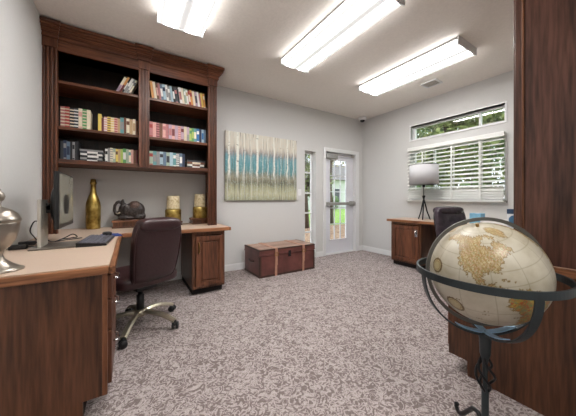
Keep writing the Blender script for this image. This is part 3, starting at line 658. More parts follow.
# ------------------------------------------------------------------ office chairs
def office_chair(label, loc, rotz, leather, lift=0.0, hb=.92, base_rot=0.0, wk=.86):
    t = thing('office_chair', label, 'chair', loc, rotz, None)
    zs = .455 + lift
    # star base
    mb = MB()
    for k in range(5):
        a = base_rot + 2 * PI * k / 5; dx, dy = math.cos(a), math.sin(a)
        pts = [(dx * r_, dy * r_, z_) for r_, z_ in ((.03, .125), (.10, .128), (.18, .118), (.25, .096), (.315, .068))]
        prof = [(-.021, -.012), (.021, -.012), (.024, 0), (.014, .013), (-.014, .013), (-.024, 0)]
        mb.tube(pts, 0, prof=prof, up=(0, 0, 1))
    mb.lathe([(.045, .095), (.05, .105), (.05, .14), (.036, .15)], n=24)
    mobj('star_base', mb, M_nickel, t)
    for k in range(5):
        a = base_rot + 2 * PI * k / 5; dx, dy = math.cos(a), math.sin(a); c = Vector((dx * .318, dy * .318, 0))
        mb = MB(); tx = Vector((-dy, dx, 0)); s_ = a + .5; ax_ = Vector((math.cos(s_), math.sin(s_), 0))
        for q in (-1, 1): mb.cyl(c + ax_ * q * .008 + Vector((0, 0, .028)), c + ax_ * q * .026 + Vector((0, 0, .028)), .028, n=20)
        mb.cyl(c + Vector((0, 0, .03)), c + Vector((0, 0, .07)), .009)
        mb.box(-.012, .012, -.024, .024, .03, .054, bev=.006, mat=Matrix.Translation(c) @ Matrix.Rotation(a, 4, 'Z'))
        mobj('caster', mb, M_blackp, t)
    mobj('gas_lift', MB().lathe([(.03, .14), (.03, .27), (.018, .272), (.018, zs - .08)], n=20), M_blackp, t)
    mobj('tilt_mechanism', MB().box(-.085, .085, -.13, .1, zs - .1, zs - .055, bev=.012).cyl((.085, .02, zs - .075), (.22, .02, zs - .07), .006), M_blackp, t)
    mb = MB().sell((0, .03, zs - .005), .25, .25, .055, .45, .4)
    mobj('seat', mb, leather, t)
    h0 = zs - .07; h1 = hb + lift; hh = (h1 - h0) / 2
    def warp(p):
        u_ = (p.z + hh) / (2 * hh)
        y = -.235 - .085 * u_ + .05 * (1 - u_) ** 3 - .6 * (.0) + .25 * p.x * p.x * (1 if True else 0)
        wsc = .86 + .18 * math.sin(min(1, u_ * 1.15) * PI * .62)
        if u_ < .22: y += .16 * (1 - u_ / .22) ** 2          # lower edge sweeps forward under the seat
        return Vector((p.x * wsc * wk, p.y + y, p.z))
    mb = MB().sell((0, 0, h0 + hh), .225, .052, hh, .32, .5, n=44, m=30, fn=warp)
    bk = mobj('backrest', mb, leather, t)
    # piping round the back shell
    pts = []
    for i in range(72):
        a = 2 * PI * i / 72; pw = lambda v, e_: math.copysign(abs(v) ** e_, v)
        p = Vector((.218 * pw(math.cos(a), .42), -.034, hh * .985 * pw(math.sin(a), .42))); q = warp(p); pts.append(q + Vector((0, 0, h0 + hh)))
    mobj('piping', MB().tube(pts, .006, n=6, closed=True), leather, bk)
    # head roll
    mb = MB().sell((0, -.315, h1 - .035), .2 * wk, .068, .052, .7, .35, n=36)
    mobj('head_roll', mb, leather, bk)
    for s in (-1, 1):
        X_ = s * .262
        mb = MB().tube([(s * .2, -.05, zs - .07), (s * .262, -.05, zs - .06), (X_, -.07, zs + .02), (X_, -.10, zs + .12), (X_, -.06, zs + .185)], 0, prof=[(-.018, -.006), (.018, -.006), (.018, .006), (-.018, .006)])
        mb.tube([(s * .2, .10, zs - .07), (s * .262, .10, zs - .06), (X_, .12, zs + .02), (X_, .15, zs + .12), (X_, .12, zs + .185)], 0, prof=[(-.018, -.006), (.018, -.006), (.018, .006), (-.018, .006)])
        ar = mobj('armrest', mb, M_nickel, t)
        mobj('arm_pad', MB().sell((X_, .03, zs + .2), .032, .14, .018, .5, .5, n=24, m=10), leather, ar)
    return t
office_chair('burgundy brown leather office chair at the left desk, back to the camera', (.08, 2.47, 0), math.radians(22), M_leather, -.02, .94, math.radians(248 - 22), .78)
office_chair('dark leather office chair at the right desk, only its back showing above the globe', (3.20, 1.22, 0), math.radians(166), M_leather2, .02, .955, .3, .98)

# ------------------------------------------------------------------ floor globe
GC = Vector((1.2513, .4404, .778)); GR = .203
G = thing('floor_globe', 'cream floor globe in a dark metal ring stand beside the dark panel', 'globe', (GC.x, GC.y, 0))
def ll(lat, lon):
    a, o_ = math.radians(lat), math.radians(lon); return Vector((math.cos(a) * math.cos(o_), math.cos(a) * math.sin(o_), math.sin(a)))
NA_DIR = Vector((-.865, -.198, .461)).normalized(); SA_DIR = Vector((-.576, -.795, -.189)).normalized()
def frame(a, c): x = a.normalized(); z = x.cross(c).normalized(); return Matrix((x, z.cross(x), z)).transposed()
RG = frame(NA_DIR, SA_DIR) @ frame(ll(46, -100), ll(-4, -62)).transposed()      # map frame -> globe in the room
AXIS = RG @ Vector((0, 0, 1))
CONT = {
 'na': [(70, -162), (71, -156), (69, -135), (70, -125), (68, -110), (72, -95), (70, -85), (62, -94), (58, -94), (55, -82), (51, -80), (58, -78), (62, -75), (60, -65), (54, -57), (47, -54), (46, -62), (44, -66), (41, -71), (37, -76), (31, -81), (25, -80), (30, -84), (30, -90), (27, -97), (20, -97), (18, -92), (21, -87), (16, -88), (15, -83), (9, -81), (8, -78), (8, -83), (13, -88), (16, -95), (20, -105), (24, -107), (31, -113), (23, -110), (30, -116), (34, -120), (40, -124), (48, -124), (55, -131), (60, -141), (60, -150), (55, -162), (60, -166), (66, -165)],
 'gr': [(83, -35), (80, -18), (70, -22), (60, -43), (66, -53), (76, -68), (82, -60)],
 'sa': [(12, -72), (10, -62), (5, -52), (0, -49), (-5, -35), (-13, -38), (-23, -42), (-34, -53), (-41, -63), (-52, -69), (-55, -67), (-50, -75), (-37, -73), (-18, -70), (-5, -81), (1, -80), (8, -78)],
 'af': [(37, 10), (32, 20), (31, 32), (12, 43), (11, 51), (-5, 39), (-25, 33), (-34, 20), (-17, 12), (4, 9), (5, -5), (14, -17), (28, -12), (36, -5)],
 'eu': [(36, -9), (44, -8), (49, -3), (54, 8), (58, 6), (71, 25), (68, 45), (73, 80), (77, 105), (71, 140), (66, 178), (58, 162), (52, 141), (38, 128), (30, 121), (21, 108), (10, 106), (2, 103), (16, 96), (21, 88), (8, 77), (22, 70), (25, 57), (13, 45), (30, 34), (37, 36), (40, 26), (38, 22), (45, 13), (38, 16), (44, 9), (42, 3), (36, -5)],
 'au': [(-12, 132), (-11, 142), (-25, 153), (-38, 148), (-32, 133), (-34, 116), (-22, 114)], 'cu': [(22, -84), (23, -80), (20, -74), (20, -77)], 'sd': [(19, -72), (19, -68), (18, -70)], 'bi': [(73, -80), (66, -62), (63, -68), (70, -88)]}
nu, nv = 420, 210
lon = np.linspace(-180, 180, nu, endpoint=False); lat = np.linspace(-90, 90, nv)
LA, LO = np.meshgrid(lat, lon, indexing='ij')
rng = np.random.RandomState(3)
jl = LA + 1.2 * np.sin(LO * .9 + LA * .3) + .8 * np.sin(LO * 2.1); jo = LO + 1.2 * np.sin(LA * 1.1) + .8 * np.sin(LA * 2.3 + LO)
def inside(poly):
    r_ = np.zeros(LA.shape, bool); n_ = len(poly)
    for i in range(n_):
        (a1, o1), (a2, o2) = poly[i], poly[(i + 1) % n_]
        if a1 == a2: continue
        c1 = (a1 > jl) != (a2 > jl)
        r_ ^= c1 & (jo < (o2 - o1) * (jl - a1) / (a2 - a1) + o1)
    return r_
def L3(c): return np.array(lin(c)[:3])
col = np.empty(LA.shape + (3,)); col[:] = L3((192, 185, 168))
land = np.zeros(LA.shape, bool)
wob = np.sin(LO * .35 + 1.3 * np.sin(LA * .2)) + np.sin(LA * .45 + LO * .13) + .6 * np.sin(LO * 1.1 + LA * .8) + .5 * np.sin(LA * 1.4 - LO * .6)
for k_, poly in CONT.items():
    q = inside(poly); land |= q
    if k_ == 'sa':
        pal = [(186, 124, 60), (124, 150, 104), (192, 160, 70), (176, 86, 42), (114, 136, 76)]
    else: pal = [(188, 170, 132), (194, 178, 138), (170, 154, 112), (194, 162, 134), (160, 158, 118), (198, 186, 150), (184, 146, 114)]
    ix = np.clip(((wob + 2.5) / 5 * len(pal)).astype(int), 0, len(pal) - 1)
    col[q] = np.array([L3(p_) for p_ in pal])[ix][q]
edge = np.zeros_like(land)
for ax_ in (0, 1):
    for s_ in (-1, 1): edge |= land != np.roll(land, s_, ax_)
col[edge & land] = L3((128, 104, 58))
ixb = ((wob + 2.5) * 1.2).astype(int); bor = (ixb != np.roll(ixb, 1, 1)) & land & ~edge
col[bor] = L3((156, 128, 76))
oc = (~land) & ((np.abs((LA + 90) % 15 - 7.5) > 7.1) | (np.abs((LO + 180) % 15 - 7.5) > 7.2)); col[oc] = L3((168, 160, 140))
ptsS = np.stack([np.cos(np.radians(LA)) * np.cos(np.radians(LO)), np.cos(np.radians(LA)) * np.sin(np.radians(LO)), np.sin(np.radians(LA))], -1)
Rn = np.array(RG); world = ptsS @ Rn.T
def ringmark(d, r_, wd, c):
    d = np.array(Vector(d).normalized()); a = np.degrees(np.arccos(np.clip(world @ d, -1, 1))); col[np.abs(a - r_) < wd] = L3(c)
    return a
for d, r_ in (((-.84, .525, .135), 7.5), ((-.803, .206, -.56), 8.5)):
    a = ringmark(d, r_, 1.1, (104, 82, 44)); col[a < r_ - 1] = L3((182, 168, 130)); ringmark(d, r_ - 2.5, .45, (150, 126, 84))
for (u_, v_) in rng.rand(26, 2):      # little printed names and islands
    la, lo = math.degrees(math.asin(u_ * 1.6 - .8)), v_ * 360 - 180
    m_ = (np.abs(LA - la) < .9) & (np.abs(LO - lo) < 3.2) & ~land & (np.sin(LO * 5) > -.3); col[m_] = L3((132, 118, 92))
V = [tuple(GR * c for c in p_) for p_ in world.reshape(-1, 3)]
F = [(j * nu + i, j * nu + (i + 1) % nu, (j + 1) * nu + (i + 1) % nu, (j + 1) * nu + i) for j in range(nv - 1) for i in range(nu)]
me = bpy.data.meshes.new('globe_ball'); me.from_pydata(V, [], F); me.polygons.foreach_set('use_smooth', [True] * len(F))
at = me.color_attributes.new('map', 'FLOAT_COLOR', 'POINT'); buf = np.ones((len(V), 4), np.float32); buf[:, :3] = col.reshape(-1, 3); at.data.foreach_set('color', buf.ravel())
M_map, nt, b = nm('antique map'); vc = nt.nodes.new('ShaderNodeVertexColor'); vc.layer_name = 'map'
tc = nt.nodes.new('ShaderNodeTexCoord'); nz = nt.nodes.new('ShaderNodeTexNoise'); nz.inputs['Scale'].default_value = 14; nz.inputs['Detail'].default_value = 5
nt.links.new(tc.outputs['Object'], nz.inputs['Vector'])
rp = nt.nodes.new('ShaderNodeValToRGB'); rp.color_ramp.elements[0].position = .32; rp.color_ramp.elements[0].color = (.82, .78, .70, 1); rp.color_ramp.elements[1].position = .6; rp.color_ramp.elements[1].color = (1.05, 1.05, 1.05, 1)
nt.links.new(nz.outputs['Fac'], rp.inputs['Fac'])
mm = nt.nodes.new('ShaderNodeMix'); mm.data_type = 'RGBA'; mm.blend_type = 'MULTIPLY'; mm.inputs[0].default_value = 1
nt.links.new(vc.outputs['Color'], mm.inputs[6]); nt.links.new(rp.outputs['Color'], mm.inputs[7]); nt.links.new(mm.outputs[2], b.inputs['Base Color'])
b.inputs['Roughness'].default_value = .4; b.inputs['Coat Weight'].default_value = .12; b.inputs['Coat Roughness'].default_value = .15
me.materials.append(M_map)
ball = bpy.data.objects.new('globe_ball', me); COL.objects.link(ball); ball.parent = G; ball.location = (0, 0, GC.z); ball['label'] = 'cream ball printed with an antique world map'
# meridian ring: vertical hoop round the ball
dcam = Vector((GC.x, GC.y, 0)).normalized(); left = Vector((-dcam.y, dcam.x, 0))
ang = math.radians(27); e1 = (left * math.cos(ang) - dcam * math.sin(ang)).normalized(); nrm = e1.cross(Vector((0, 0, 1)))
pts = [e1 * (.219 * math.cos(a)) + Vector((0, 0, .219 * math.sin(a) + GC.z)) for a in [2 * PI * i / 96 for i in range(96)]]
mobj('meridian_ring', MB().tube(pts, 0, closed=True, up=nrm, prof=[(-.007, -.004), (.007, -.004), (.007, .004), (-.007, .004)]), plain('dark pewter', (104, 102, 97), .4, .6), G)
mb = MB()
for s in (-1, 1): mb.cyl(Vector((0, 0, GC.z)) + AXIS * s * .2, Vector((0, 0, GC.z)) + AXIS * s * .215, .006)
mobj('pivot_pin', mb, M_brass, G)
RR = .25; ZR = .772
pts = [(RR * math.cos(a), RR * math.sin(a), ZR) for a in [2 * PI * i / 96 for i in range(96)]]
mobj('horizon_ring', MB().tube(pts, 0, closed=True, up=(0, 0, 1), prof=[(-.004, -.0135), (.004, -.0135), (.004, .0135), (-.004, .0135)]), M_gun, G)
# cradle: crossing half hoops under the ring
for k, az in enumerate((math.radians(-127), math.radians(-37))):
    d = Vector((math.cos(az), math.sin(az), 0)); n_ = Vector((-math.sin(az), math.cos(az), 0))
    pts = [d * (.246 * math.cos(a)) + Vector((0, 0, ZR - .008 + .243 * math.sin(a) * (1.0 + .004 * k))) for a in [PI + PI * i / 48 for i in range(49)]]
    mobj('cradle_hoop', MB().tube(pts, 0, up=n_, prof=[(-.003, -.014), (.003, -.014), (.003, .014), (-.003, .014)]), M_gun, G)
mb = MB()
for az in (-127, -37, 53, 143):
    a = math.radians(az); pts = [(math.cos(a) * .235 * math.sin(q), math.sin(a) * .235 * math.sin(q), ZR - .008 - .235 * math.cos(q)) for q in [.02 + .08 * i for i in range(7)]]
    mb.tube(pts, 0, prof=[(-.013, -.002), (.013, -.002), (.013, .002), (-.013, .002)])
sd = mobj('cradle_reflection', mb, M_sky_refl, G); sd['label'] = 'pale blue sky reflection painted as strips where the hoops cross'  # strips added over the hoops to paint the sky's reflection on them
zb = ZR - .255
mobj('stem', MB().lathe([(.024, zb + .012), (.021, zb - .02), (.019, zb - .08), (.014, .42), (.010, .40), (.008, .30), (.013, .285), (.013, .15), (.018, .13), (.02, .11), (.014, .09)], n=18), M_gun, G)
mb = MB()
for k in range(4):
    a0 = k * PI / 2; pts = []
    for i in range(17):
        q = i / 16; r_ = .008 + .024 * math.sin(PI * q); a = a0 + q * PI * 1.1; pts.append((r_ * math.cos(a), r_ * math.sin(a), .425 - q * .145))
    mb.tube(pts, .005, n=8)
tw = mobj('twist_basket', mb, M_iron, G); tw['label'] = 'open twisted iron basket'
for az in (math.radians(48), math.radians(168), math.radians(288)):
    d = Vector((math.cos(az), math.sin(az), 0))
    pts = [d * r_ + Vector((0, 0, z_)) for r_, z_ in ((.01, .13), (.05, .15), (.10, .135), (.16, .09), (.21, .05), (.255, .022), (.285, .014), (.305, .024), (.308, .04), (.297, .046))] if False else [d * r_ + Vector((0, 0, z_)) for r_, z_ in ((.01, .13), (.05, .15), (.09, .135), (.13, .09), (.17, .045), (.20, .018), (.225, .011), (.24, .02), (.243, .034), (.232, .04))]
    mobj('foot', MB().tube(pts, .0095, n=10), M_iron, G)

# ------------------------------------------------------------------ things on the left desk
zd = ZW + .0004
t = thing('silver_urn', 'silver footed urn with a domed lid at the left edge of the desk', 'urn', (-.505, 1.675, zd))
mobj('body', MB().lathe([(0, 0), (.083, 0), (.084, .006), (.07, .014), (.045, .03), (.02, .055), (.014, .075), (.02, .095), (.04, .112), (.058, .145), (.067, .185), (.07, .215), (.07, .225)], n=40), M_silver, t)
lo_ = mobj('lid', MB().lathe([(.073, .225), (.076, .232), (.073, .24), (.062, .262), (.045, .278), (.025, .288), (.011, .295), (.009, .31), (.013, .318)], n=40), M_silver, t)
mobj('finial', MB().lathe([(.009, .317), (.018, .325), (.023, .341), (.018, .357), (.009, .366), (.010, .371), (.004, .38)], n=24), M_silver, lo_)
M_screen = plain('glossy screen', (136, 134, 122), .18, var=.04, scale=3)  # grey of the room's reflection is put into the base colour
t = W('desktop_monitor', 'flat desktop monitor on a silver stand, seen from its edge', 'monitor', (-.43, 2.4, zd))
t.part('screen_bezel', MB().box(-.425, -.398, 2.24, 2.755, .875, 1.268, bev=.006), M_blackp)
t.part('screen', MB().box(-.399, -.3968, 2.256, 2.739, .905, 1.254), M_screen)
t.part('rear_housing', MB().sell((-.43, 2.47, 1.04), .035, .17, .13, .6, .6), M_blackp)
nk = MB().box(-.505, -.487, 2.24, 2.42, zd + .008, 1.075, bev=.004); nk.xf(Matrix.Translation((0, 0, 0)))
t.part('stand_neck', nk, plain('pale silver plastic', (188, 184, 176), .35, .3))
t.part('stand_hinge', MB().box(-.49, -.455, 2.36, 2.42, .98, 1.05, bev=.006).cyl((-.47, 2.36, 1.02), (-.47, 2.44, 1.02), .016), M_blackp)
t.part('stand_base', MB().box(-.54, -.30, 2.2, 2.46, zd, zd + .012, bev=.004), plain('dark silver plate', (118, 112, 104), .3, .5))
def cable(label, pts, r=.004):
    cu = []; P = [Vector(p) for p in pts]; n_ = len(P)
    for i in range(n_ - 1):
        p0, p1, p2, p3 = P[max(i - 1, 0)], P[i], P[i + 1], P[min(i + 2, n_ - 1)]
        for k in range(6):
            q = k / 6; cu.append(.5 * ((2 * p1) + (p2 - p0) * q + (2 * p0 - 5 * p1 + 4 * p2 - p3) * q * q + (3 * p1 - p0 - 3 * p2 + p3) * q ** 3))
    cu.append(P[-1]); base = Vector((pts[0][0], pts[0][1], zd))
    tag(mobj('cable', MB().tube([p - base for p in cu], r, n=6), M_blackp, loc=base), label, 'cable')
cable('black cable looping up behind the silver monitor stand', [(-.62, 2.62, zd + .009), (-.55, 2.56, zd + .009), (-.545, 2.45, .78), (-.55, 2.38, .82), (-.555, 2.32, .87), (-.535, 2.33, .93), (-.52, 2.4, .9), (-.53, 2.5, .82), (-.5, 2.56, zd + .0095), (-.4, 2.6, zd + .0095), (-.33, 2.66, zd + .0095)])
cable('black cable curling on the desk in front of the bottle', [(-.47, 2.52, zd + .0095), (-.42, 2.56, zd + .03), (-.38, 2.6, zd + .05), (-.36, 2.66, zd + .02), (-.40, 2.7, zd + .0095), (-.46, 2.64, zd + .0095)])
for lab, y in (('black power adapter on the desk behind the urn, nearer the wall', 2.50), ('black power adapter on the desk behind the urn, nearer the monitor', 2.33)):
    a = thing('power_adapter', lab, 'adapter', (-.60, y, zd)); mobj('brick', MB().box(-.055, .03, -.022, .022, 0, .028, bev=.005), M_blackp, a)
    mobj('cord', MB().tube([(.03, 0, .014), (.06, .01, .008), (.075, .03, .005)], .0035, n=6), M_blackp, a)
M_key = plain('grey key caps', (104, 104, 114), .5)
t = thing('keyboard', 'black keyboard with grey keys beside the monitor on the left desk', 'keyboard', (-.205, 2.41, zd), math.radians(-4))
mobj('body', MB().prism([(-.085, 0), (.085, 0), (.085, .014), (-.085, .03)], -.22, .22, mat=Matrix(((1, 0, 0, 0), (0, 0, 1, 0), (0, 1, 0, 0), (0, 0, 0, 1)))), M_blackp, t)
mb = MB(); sl = math.atan2(-.016, .17)
for r_ in range(6):
    for c_ in range(20):
        if r_ == 0 and 5 < c_ < 12: continue
        x = .066 - r_ * .026; y = -.205 + c_ * .0215; zk = .0145 + (.085 - x) / .17 * .016
        mb.box(x - .0105, x + .0105, y - .009, y + .009, zk, zk + .005, bev=.0015)
    if r_ == 0: mb.box(.0555, .0765, -.085, .045, .0155, .021)
mobj('keys', mb, M_key, t)['kind'] = 'stuff'
t = thing('mouse_pad', 'blue mouse pad on the desk beside the keyboard', 'mouse pad', (-.145, 2.78, zd), .2)
mobj('pad', MB().box(-.06, .075, -.1, .1, 0, .004, bev=.001), plain('royal blue cloth', (40, 72, 150), .7), t)
t = thing('computer_mouse', 'black computer mouse on the blue mouse pad', 'mouse', (-.165, 2.745, zd + .0044), .2)
mobj('shell', MB().sell((0, 0, .0172), .034, .058, .017, .6, .8, n=24, m=12), M_blackp, t)
mobj('wheel', MB().cyl((-.005, -.03, .029), (.005, -.03, .029), .008, n=14), M_key, t)
t = thing('wine_bottle', 'large gold glass bottle standing on the desk by the wall', 'bottle', (-.335, 3.49, zd))
mobj('body', MB().lathe([(0, .0), (.061, 0), (.066, .012), (.067, .25), (.063, .29), (.049, .34), (.032, .385), (.026, .42), (.023, .49), (.0235, .5)], n=32), M_gold, t)
mobj('neck_ring', MB().lathe([(.0235, .488), (.03, .492), (.03, .512), (.026, .52), (.024, .545), (.018, .548), (.0, .545)], n=24), M_gold, t)

M_boxw = wood('walnut stand wood', (74, 42, 28), (118, 76, 52), (150, 104, 74), 'X', 1.5)
def stand(label, x, y, wx, wy, h):
    t = thing('display_box', label, 'box', (x, y, zd)); a, c = wx / 2, wy / 2
    mobj('body', MB().box(-a + .012, a - .012, -c + .012, c - .012, 0, h - .022), M_panel, t)
    mobj('lid', MB().box(-a, a, -c, c, h - .022, h, bev=.004), M_boxw, t)
    mobj('plinth', MB().box(-a + .004, a - .004, -c + .004, c - .004, 0, .016, bev=.003), M_panel, t)
    return zd + h
z1 = stand('low brown wooden box under the elephant figurine', .045, 3.47, .42, .19, .088)
z2 = stand('small brown wooden box under the candle holder behind the chair', .475, 3.5, .2, .19, .05)
z3 = stand('small brown wooden box under the candle holder by the bookcase leg', .79, 3.51, .20, .19, .075)
M_bronze = plain('dark bronze', (62, 56, 54), .4, .3, var=.5, scale=45, bump=.6)
t = thing('elephant_figurine', 'dark bronze elephant figurine with a raised curling trunk', 'figurine', (.01, 3.46, z1 + .0005)); t.scale = (.84, .9, 1.16)
mb = MB()
mb.sell((.055, 0, .095), .125, .072, .088).sell((-.075, 0, .098), .062, .052, .062).sell((.0, 0, .075), .1, .06, .06)
mb.sell((-.045, -.055, .105), .035, .014, .05).sell((-.045, .055, .105), .035, .014, .05)
for (x, y) in ((-.085, -.04), (-.07, .04), (.1, -.05), (.1, .05)): mb.sell((x, y, .024), .055, .03, .025)
mb.sell((.155, -.0, .035), .035, .05, .036).sell((-.02, 0, .02), .13, .06, .0205)
mb.tube([(-.11, 0, .085), (-.14, 0, .058), (-.165, 0, .065), (-.18, 0, .10), (-.176, 0, .14), (-.155, 0, .17), (-.128, 0, .18), (-.108, 0, .172)], [.03, .026, .022, .02, .018, .017, .016, .014], n=12)
mb.sell((-.085, 0, .178), .02, .02, .03).sell((-.075, 0, .15), .035, .035, .02)
bd = mobj('body', mb, M_bronze, t); rm = bd.modifiers.new('rm', 'REMESH'); rm.mode = 'VOXEL'; rm.voxel_size = .005; rm.use_smooth_shade = True
sm_ = bd.modifiers.new('sm', 'SMOOTH'); sm_.iterations = 3
for s in (-1, 1): mobj('tusk', MB().tube([(-.115, s * .03, .075), (-.145, s * .034, .062), (-.165, s * .03, .072)], [.007, .006, .002], n=8), plain('bone', (170, 160, 140), .5), t)
mobj('saddle_cloth', MB().sell((.055, 0, .125), .075, .07, .063, .8, .8), plain('patterned bronze', (84, 66, 58), .4, .3, var=.5, scale=90, bump=.6), t)
def candle(label, x, y, z, s=1):
    t = thing('candle_holder', label, 'candle holder', (x, y, z + .0004))
    mobj('gold_base', MB().lathe([(0, 0), (.076 * s, 0), (.08 * s, .01), (.08 * s, .135), (.074 * s, .15), (.06, .152)], n=32), M_gold, t)
    mobj('glass_cup', MB().lathe([(.062 * s, .148), (.066 * s, .165), (.064 * s, .26), (.06 * s, .318), (.056 * s, .32), (.054 * s, .26), (.0, .2)], n=32), M_cream, t)
candle('cream and gold candle holder partly hidden behind the chair back', .475, 3.48, z2, 1.18)
candle('cream and gold candle holder next to the bookcase leg', .805, 3.49, z3, 1.1)

# ------------------------------------------------------------------ things on the right desk
M_shade = plain('pale grey linen shade', (190, 188, 190), .85, var=.02, scale=90)
t = thing('table_lamp', 'tripod table lamp with a pale grey drum shade by the blinds', 'lamp', (3.865, 2.155, zd))
sh = mobj('lamp_shade', MB().lathe([(.204, .55), (.201, .855), (.198, .855), (.201, .55)], n=40), M_shade, t)
mobj('trim_ring', MB().tube([(.202 * math.cos(a), .202 * math.sin(a), .855) for a in [2 * PI * i / 40 for i in range(40)]], .003, n=6, closed=True), M_iron, sh)
mb = MB()
for k in range(3): a = .4 + 2 * PI * k / 3; mb.cyl((0, 0, .845), (.2 * math.cos(a), .2 * math.sin(a), .852), .0025, n=6)
mobj('shade_spider', mb, M_iron, sh)
mobj('socket', MB().lathe([(.02, .36), (.024, .38), (.006, .385), (.005, .51), (.02, .515), (.02, .55), (.008, .56), (.006, .84), (0, .845)], n=18), M_iron, t)
for k in range(3):
    a = math.radians(80 + 120 * k); d = Vector((math.cos(a), math.sin(a), 0))
    mobj('leg', MB().tube([Vector((0, 0, .37)) - d * .012, d * .02 + Vector((0, 0, .26)), d * .05 + Vector((0, 0, .13)), d * .095 + Vector((0, 0, .012))], [.011, .010, .009, .008], n=10), M_iron, t)
t = thing('tissue_box', 'light blue cube box on the right desk above the globe', 'box', (3.90, 1.46, zd))
mobj('carton', MB().box(-.065, .065, -.065, .065, 0, .14, bev=.003), plain('sky blue card', (120, 176, 206), .6, var=.1, scale=20), t)
mobj('opening', MB().sell((0, 0, .1405), .035, .025, .0015), M_white, t)
t = thing('paper_tray', 'white letter tray of papers on the right desk behind the globe', 'tray', (3.9, 1.24, zd))
mobj('tray', MB().box(-.13, .13, -.14, .14, 0, .006).box(-.13, .13, -.14, -.134, .006, .07).box(-.13, .13, .134, .14, .006, .07).box(.124, .13, -.134, .134, .006, .07), M_white, t)
mobj('papers', MB().box(-.12, .118, -.13, .13, .0062, .06, bev=.002), plain('white paper', (232, 232, 230), .8, var=.02), t)
t = thing('tissue_box', 'white and dark blue box beside the dark hutch edge', 'box', (3.62, .985, zd), .2)
mobj('carton', MB().box(-.06, .06, -.075, .075, 0, .215, bev=.003), plain('white card', (226, 230, 232), .6), t)
mobj('printed_band', MB().box(-.0605, .0605, -.0755, .0755, .165, .2155), plain('navy card print', (52, 74, 104), .6), t)
mobj('printed_panel', MB().sell((-.0605, .01, .10), .0012, .05, .05).sell((0, .0755, .10), .04, .0012, .05), plain('teal blue print', (74, 120, 156), .6), t)

# ------------------------------------------------------------------ outdoors
struct('floor_mulch', MB().box(-6, 22, YA + TH + .002, 8.6, -.32, -.12), mottled('leaf mulch', [(.3, (92, 66, 48)), (.48, (150, 116, 90)), (.6, (186, 160, 132)), (.72, (116, 96, 62))], 9, .95, 6))
struct('floor_lawn', MB().box(-6, 60, 8.6, 60, -.34, -.12).box(XR + TH + .002, 60, -30, YA + TH, -.34, -.13).box(22, 60, YA + TH, 8.6, -.34, -.13), mottled('lawn grass', [(.3, (86, 120, 46)), (.5, (128, 168, 66)), (.7, (164, 196, 96))], 6, .95, 6))
M_bark = mottled('bark', [(.3, (64, 52, 44)), (.7, (112, 96, 82))], 8, .9, 5, stretch=(1, 1, .2))
def foliage(cols, name): return mottled(name, [(.32, cols[0]), (.5, cols[1]), (.68, cols[2])], 2.2, .7, 4)
F1 = foliage([(58, 76, 34), (112, 128, 62), (178, 184, 120)], 'olive foliage')
F2 = foliage([(50, 84, 44), (92, 128, 70), (146, 172, 106)], 'green foliage')
F3 = foliage([(120, 112, 70), (170, 160, 104), (214, 204, 158)], 'yellow foliage')
def leaves(n, blobs, size, seed):
    rg = random.Random(seed); V = []; F = []
    for i in range(n):
        c, r_ = blobs[rg.randrange(len(blobs))]
        d = Vector((rg.gauss(0, 1), rg.gauss(0, 1), rg.gauss(0, 1))).normalized() * (rg.random() ** .45)
        p = Vector(c) + Vector((d.x * r_[0], d.y * r_[1], d.z * r_[2]))
        a = Vector((rg.gauss(0, 1), rg.gauss(0, 1), rg.gauss(0, 1))).normalized(); b_ = a.orthogonal().normalized(); s_ = size * rg.uniform(.6, 1.3)
        k = len(V); V += [p - a * s_, p + b_ * s_ * .5, p + a * s_, p - b_ * s_ * .5]; F.append((k, k + 1, k + 2, k + 3))
    return MB().mesh(V, F)
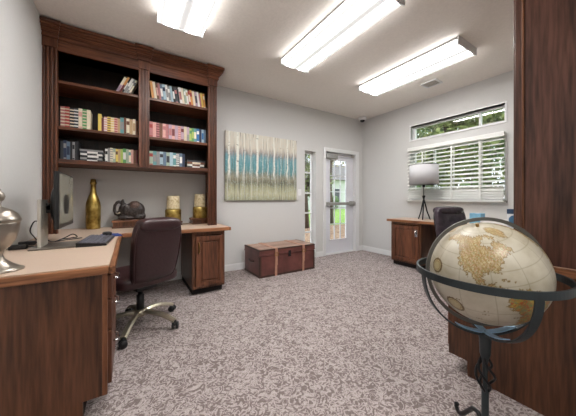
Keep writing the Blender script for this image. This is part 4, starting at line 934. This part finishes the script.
def tree(label, x, y, h, r_, mat, n, size, seed, zc=.62, name='tree', group=None):
    rg = random.Random(seed); t = thing(name, label, 'tree' if name != 'shrub' else 'shrub', (x, y, -.125), 0, group)
    mb = MB()
    tk = .035 * h ** .8 if name == 'tree' else .03
    mb.tube([(0, 0, 0), (.05 * rg.uniform(-1, 1), .05, h * .3), (0, .1 * rg.uniform(-1, 1), h * .6), (0, 0, h * .9)], [tk * 1.3, tk, tk * .7, tk * .25], n=10)
    blobs = []
    for k in range(7):
        a = rg.random() * 2 * PI; d = r_ * .55 * rg.random() ** .5; z = h * zc + h * (1 - zc) * .75 * rg.uniform(-.9, .9)
        c = (d * math.cos(a), d * math.sin(a), z); blobs.append((c, (r_ * .55, r_ * .55, h * (1 - zc) * .42)))
        if name == 'tree': mb.tube([(0, 0, h * .35 + .3 * (z - h * .35)), (c[0] * .6, c[1] * .6, z * .95), c], [tk * .5, tk * .35, tk * .12], n=7)
    mobj('trunk', mb, M_bark, t); mobj('foliage', leaves(n, blobs, size, seed + 50), mat, t)
tree('olive leafed tree outside the right window, farthest from the hutch', 8.0, 3.6, 5.2, 1.7, F1, 5600, .11, 1)
tree('green tree standing behind the olive ones outside the right window', 12.5, 4.3, 7.0, 2.2, F2, 5200, .11, 2)
tree('olive leafed tree outside the right window, nearest the hutch', 9.8, .2, 6.2, 1.7, F1, 5200, .12, 3)
tree('tall tree far behind the other trees of the right window', 17.8, 8.2, 8.5, 3.0, F2, 5000, .16, 4)
for k, (x, y, h, lab) in enumerate(((5.7, 3.35, 1.7, 'low green shrub outside the blind, nearest the lamp'), (5.8, 2.25, 1.9, 'green shrub outside the middle of the blind'), (5.9, 1.15, 1.8, 'green shrub outside the blind, nearest the hutch'))):
    tree(lab, x, y, h, .47, F2, 2600, .06, 20 + k, .5, 'shrub')
tree('yellowish tree beyond the glazed door', 8.4, 9.4, 7.0, 2.0, F3, 4200, .12, 7, .7)
tree('bare looking tree seen through the narrow sidelight', 6.2, 8.4, 5.0, 1.9, F1, 3600, .11, 8)
hs = W('house', 'pale house with a dark window across the lawn beyond the door', 'house', (20, 23, -.12))
M_sid = plain('pale house siding', (206, 208, 206), .8, var=.03)
hs.part('wall', MB().box(13, 27, 22, 27, -.12, 3.4), M_sid)
hs.part('roof', MB().prism([(21.4, 3.3), (24.5, 5.6), (27.6, 3.3)], 12.5, 27.5, mat=Matrix(((0, 0, 1, 0), (1, 0, 0, 0), (0, 1, 0, 0), (0, 0, 0, 1)))), plain('grey shingles', (120, 116, 114), .9, var=.2, scale=6))
for x in (15.2, 18.7, 20.9, 23.8):
    wf = hs.part('window', MB().box(x - .55, x + .55, 21.93, 21.999, .75, 2.35), M_white)
    hs.part('pane', MB().box(x - .47, x + .47, 21.9, 21.929, .83, 2.27), plain('dark house pane', (52, 60, 66), .15), wf)
tree('rounded shrub on the lawn in front of the pale house', 17.2, 19.0, 1.5, .9, F2, 1800, .1, 30, .5, 'shrub')
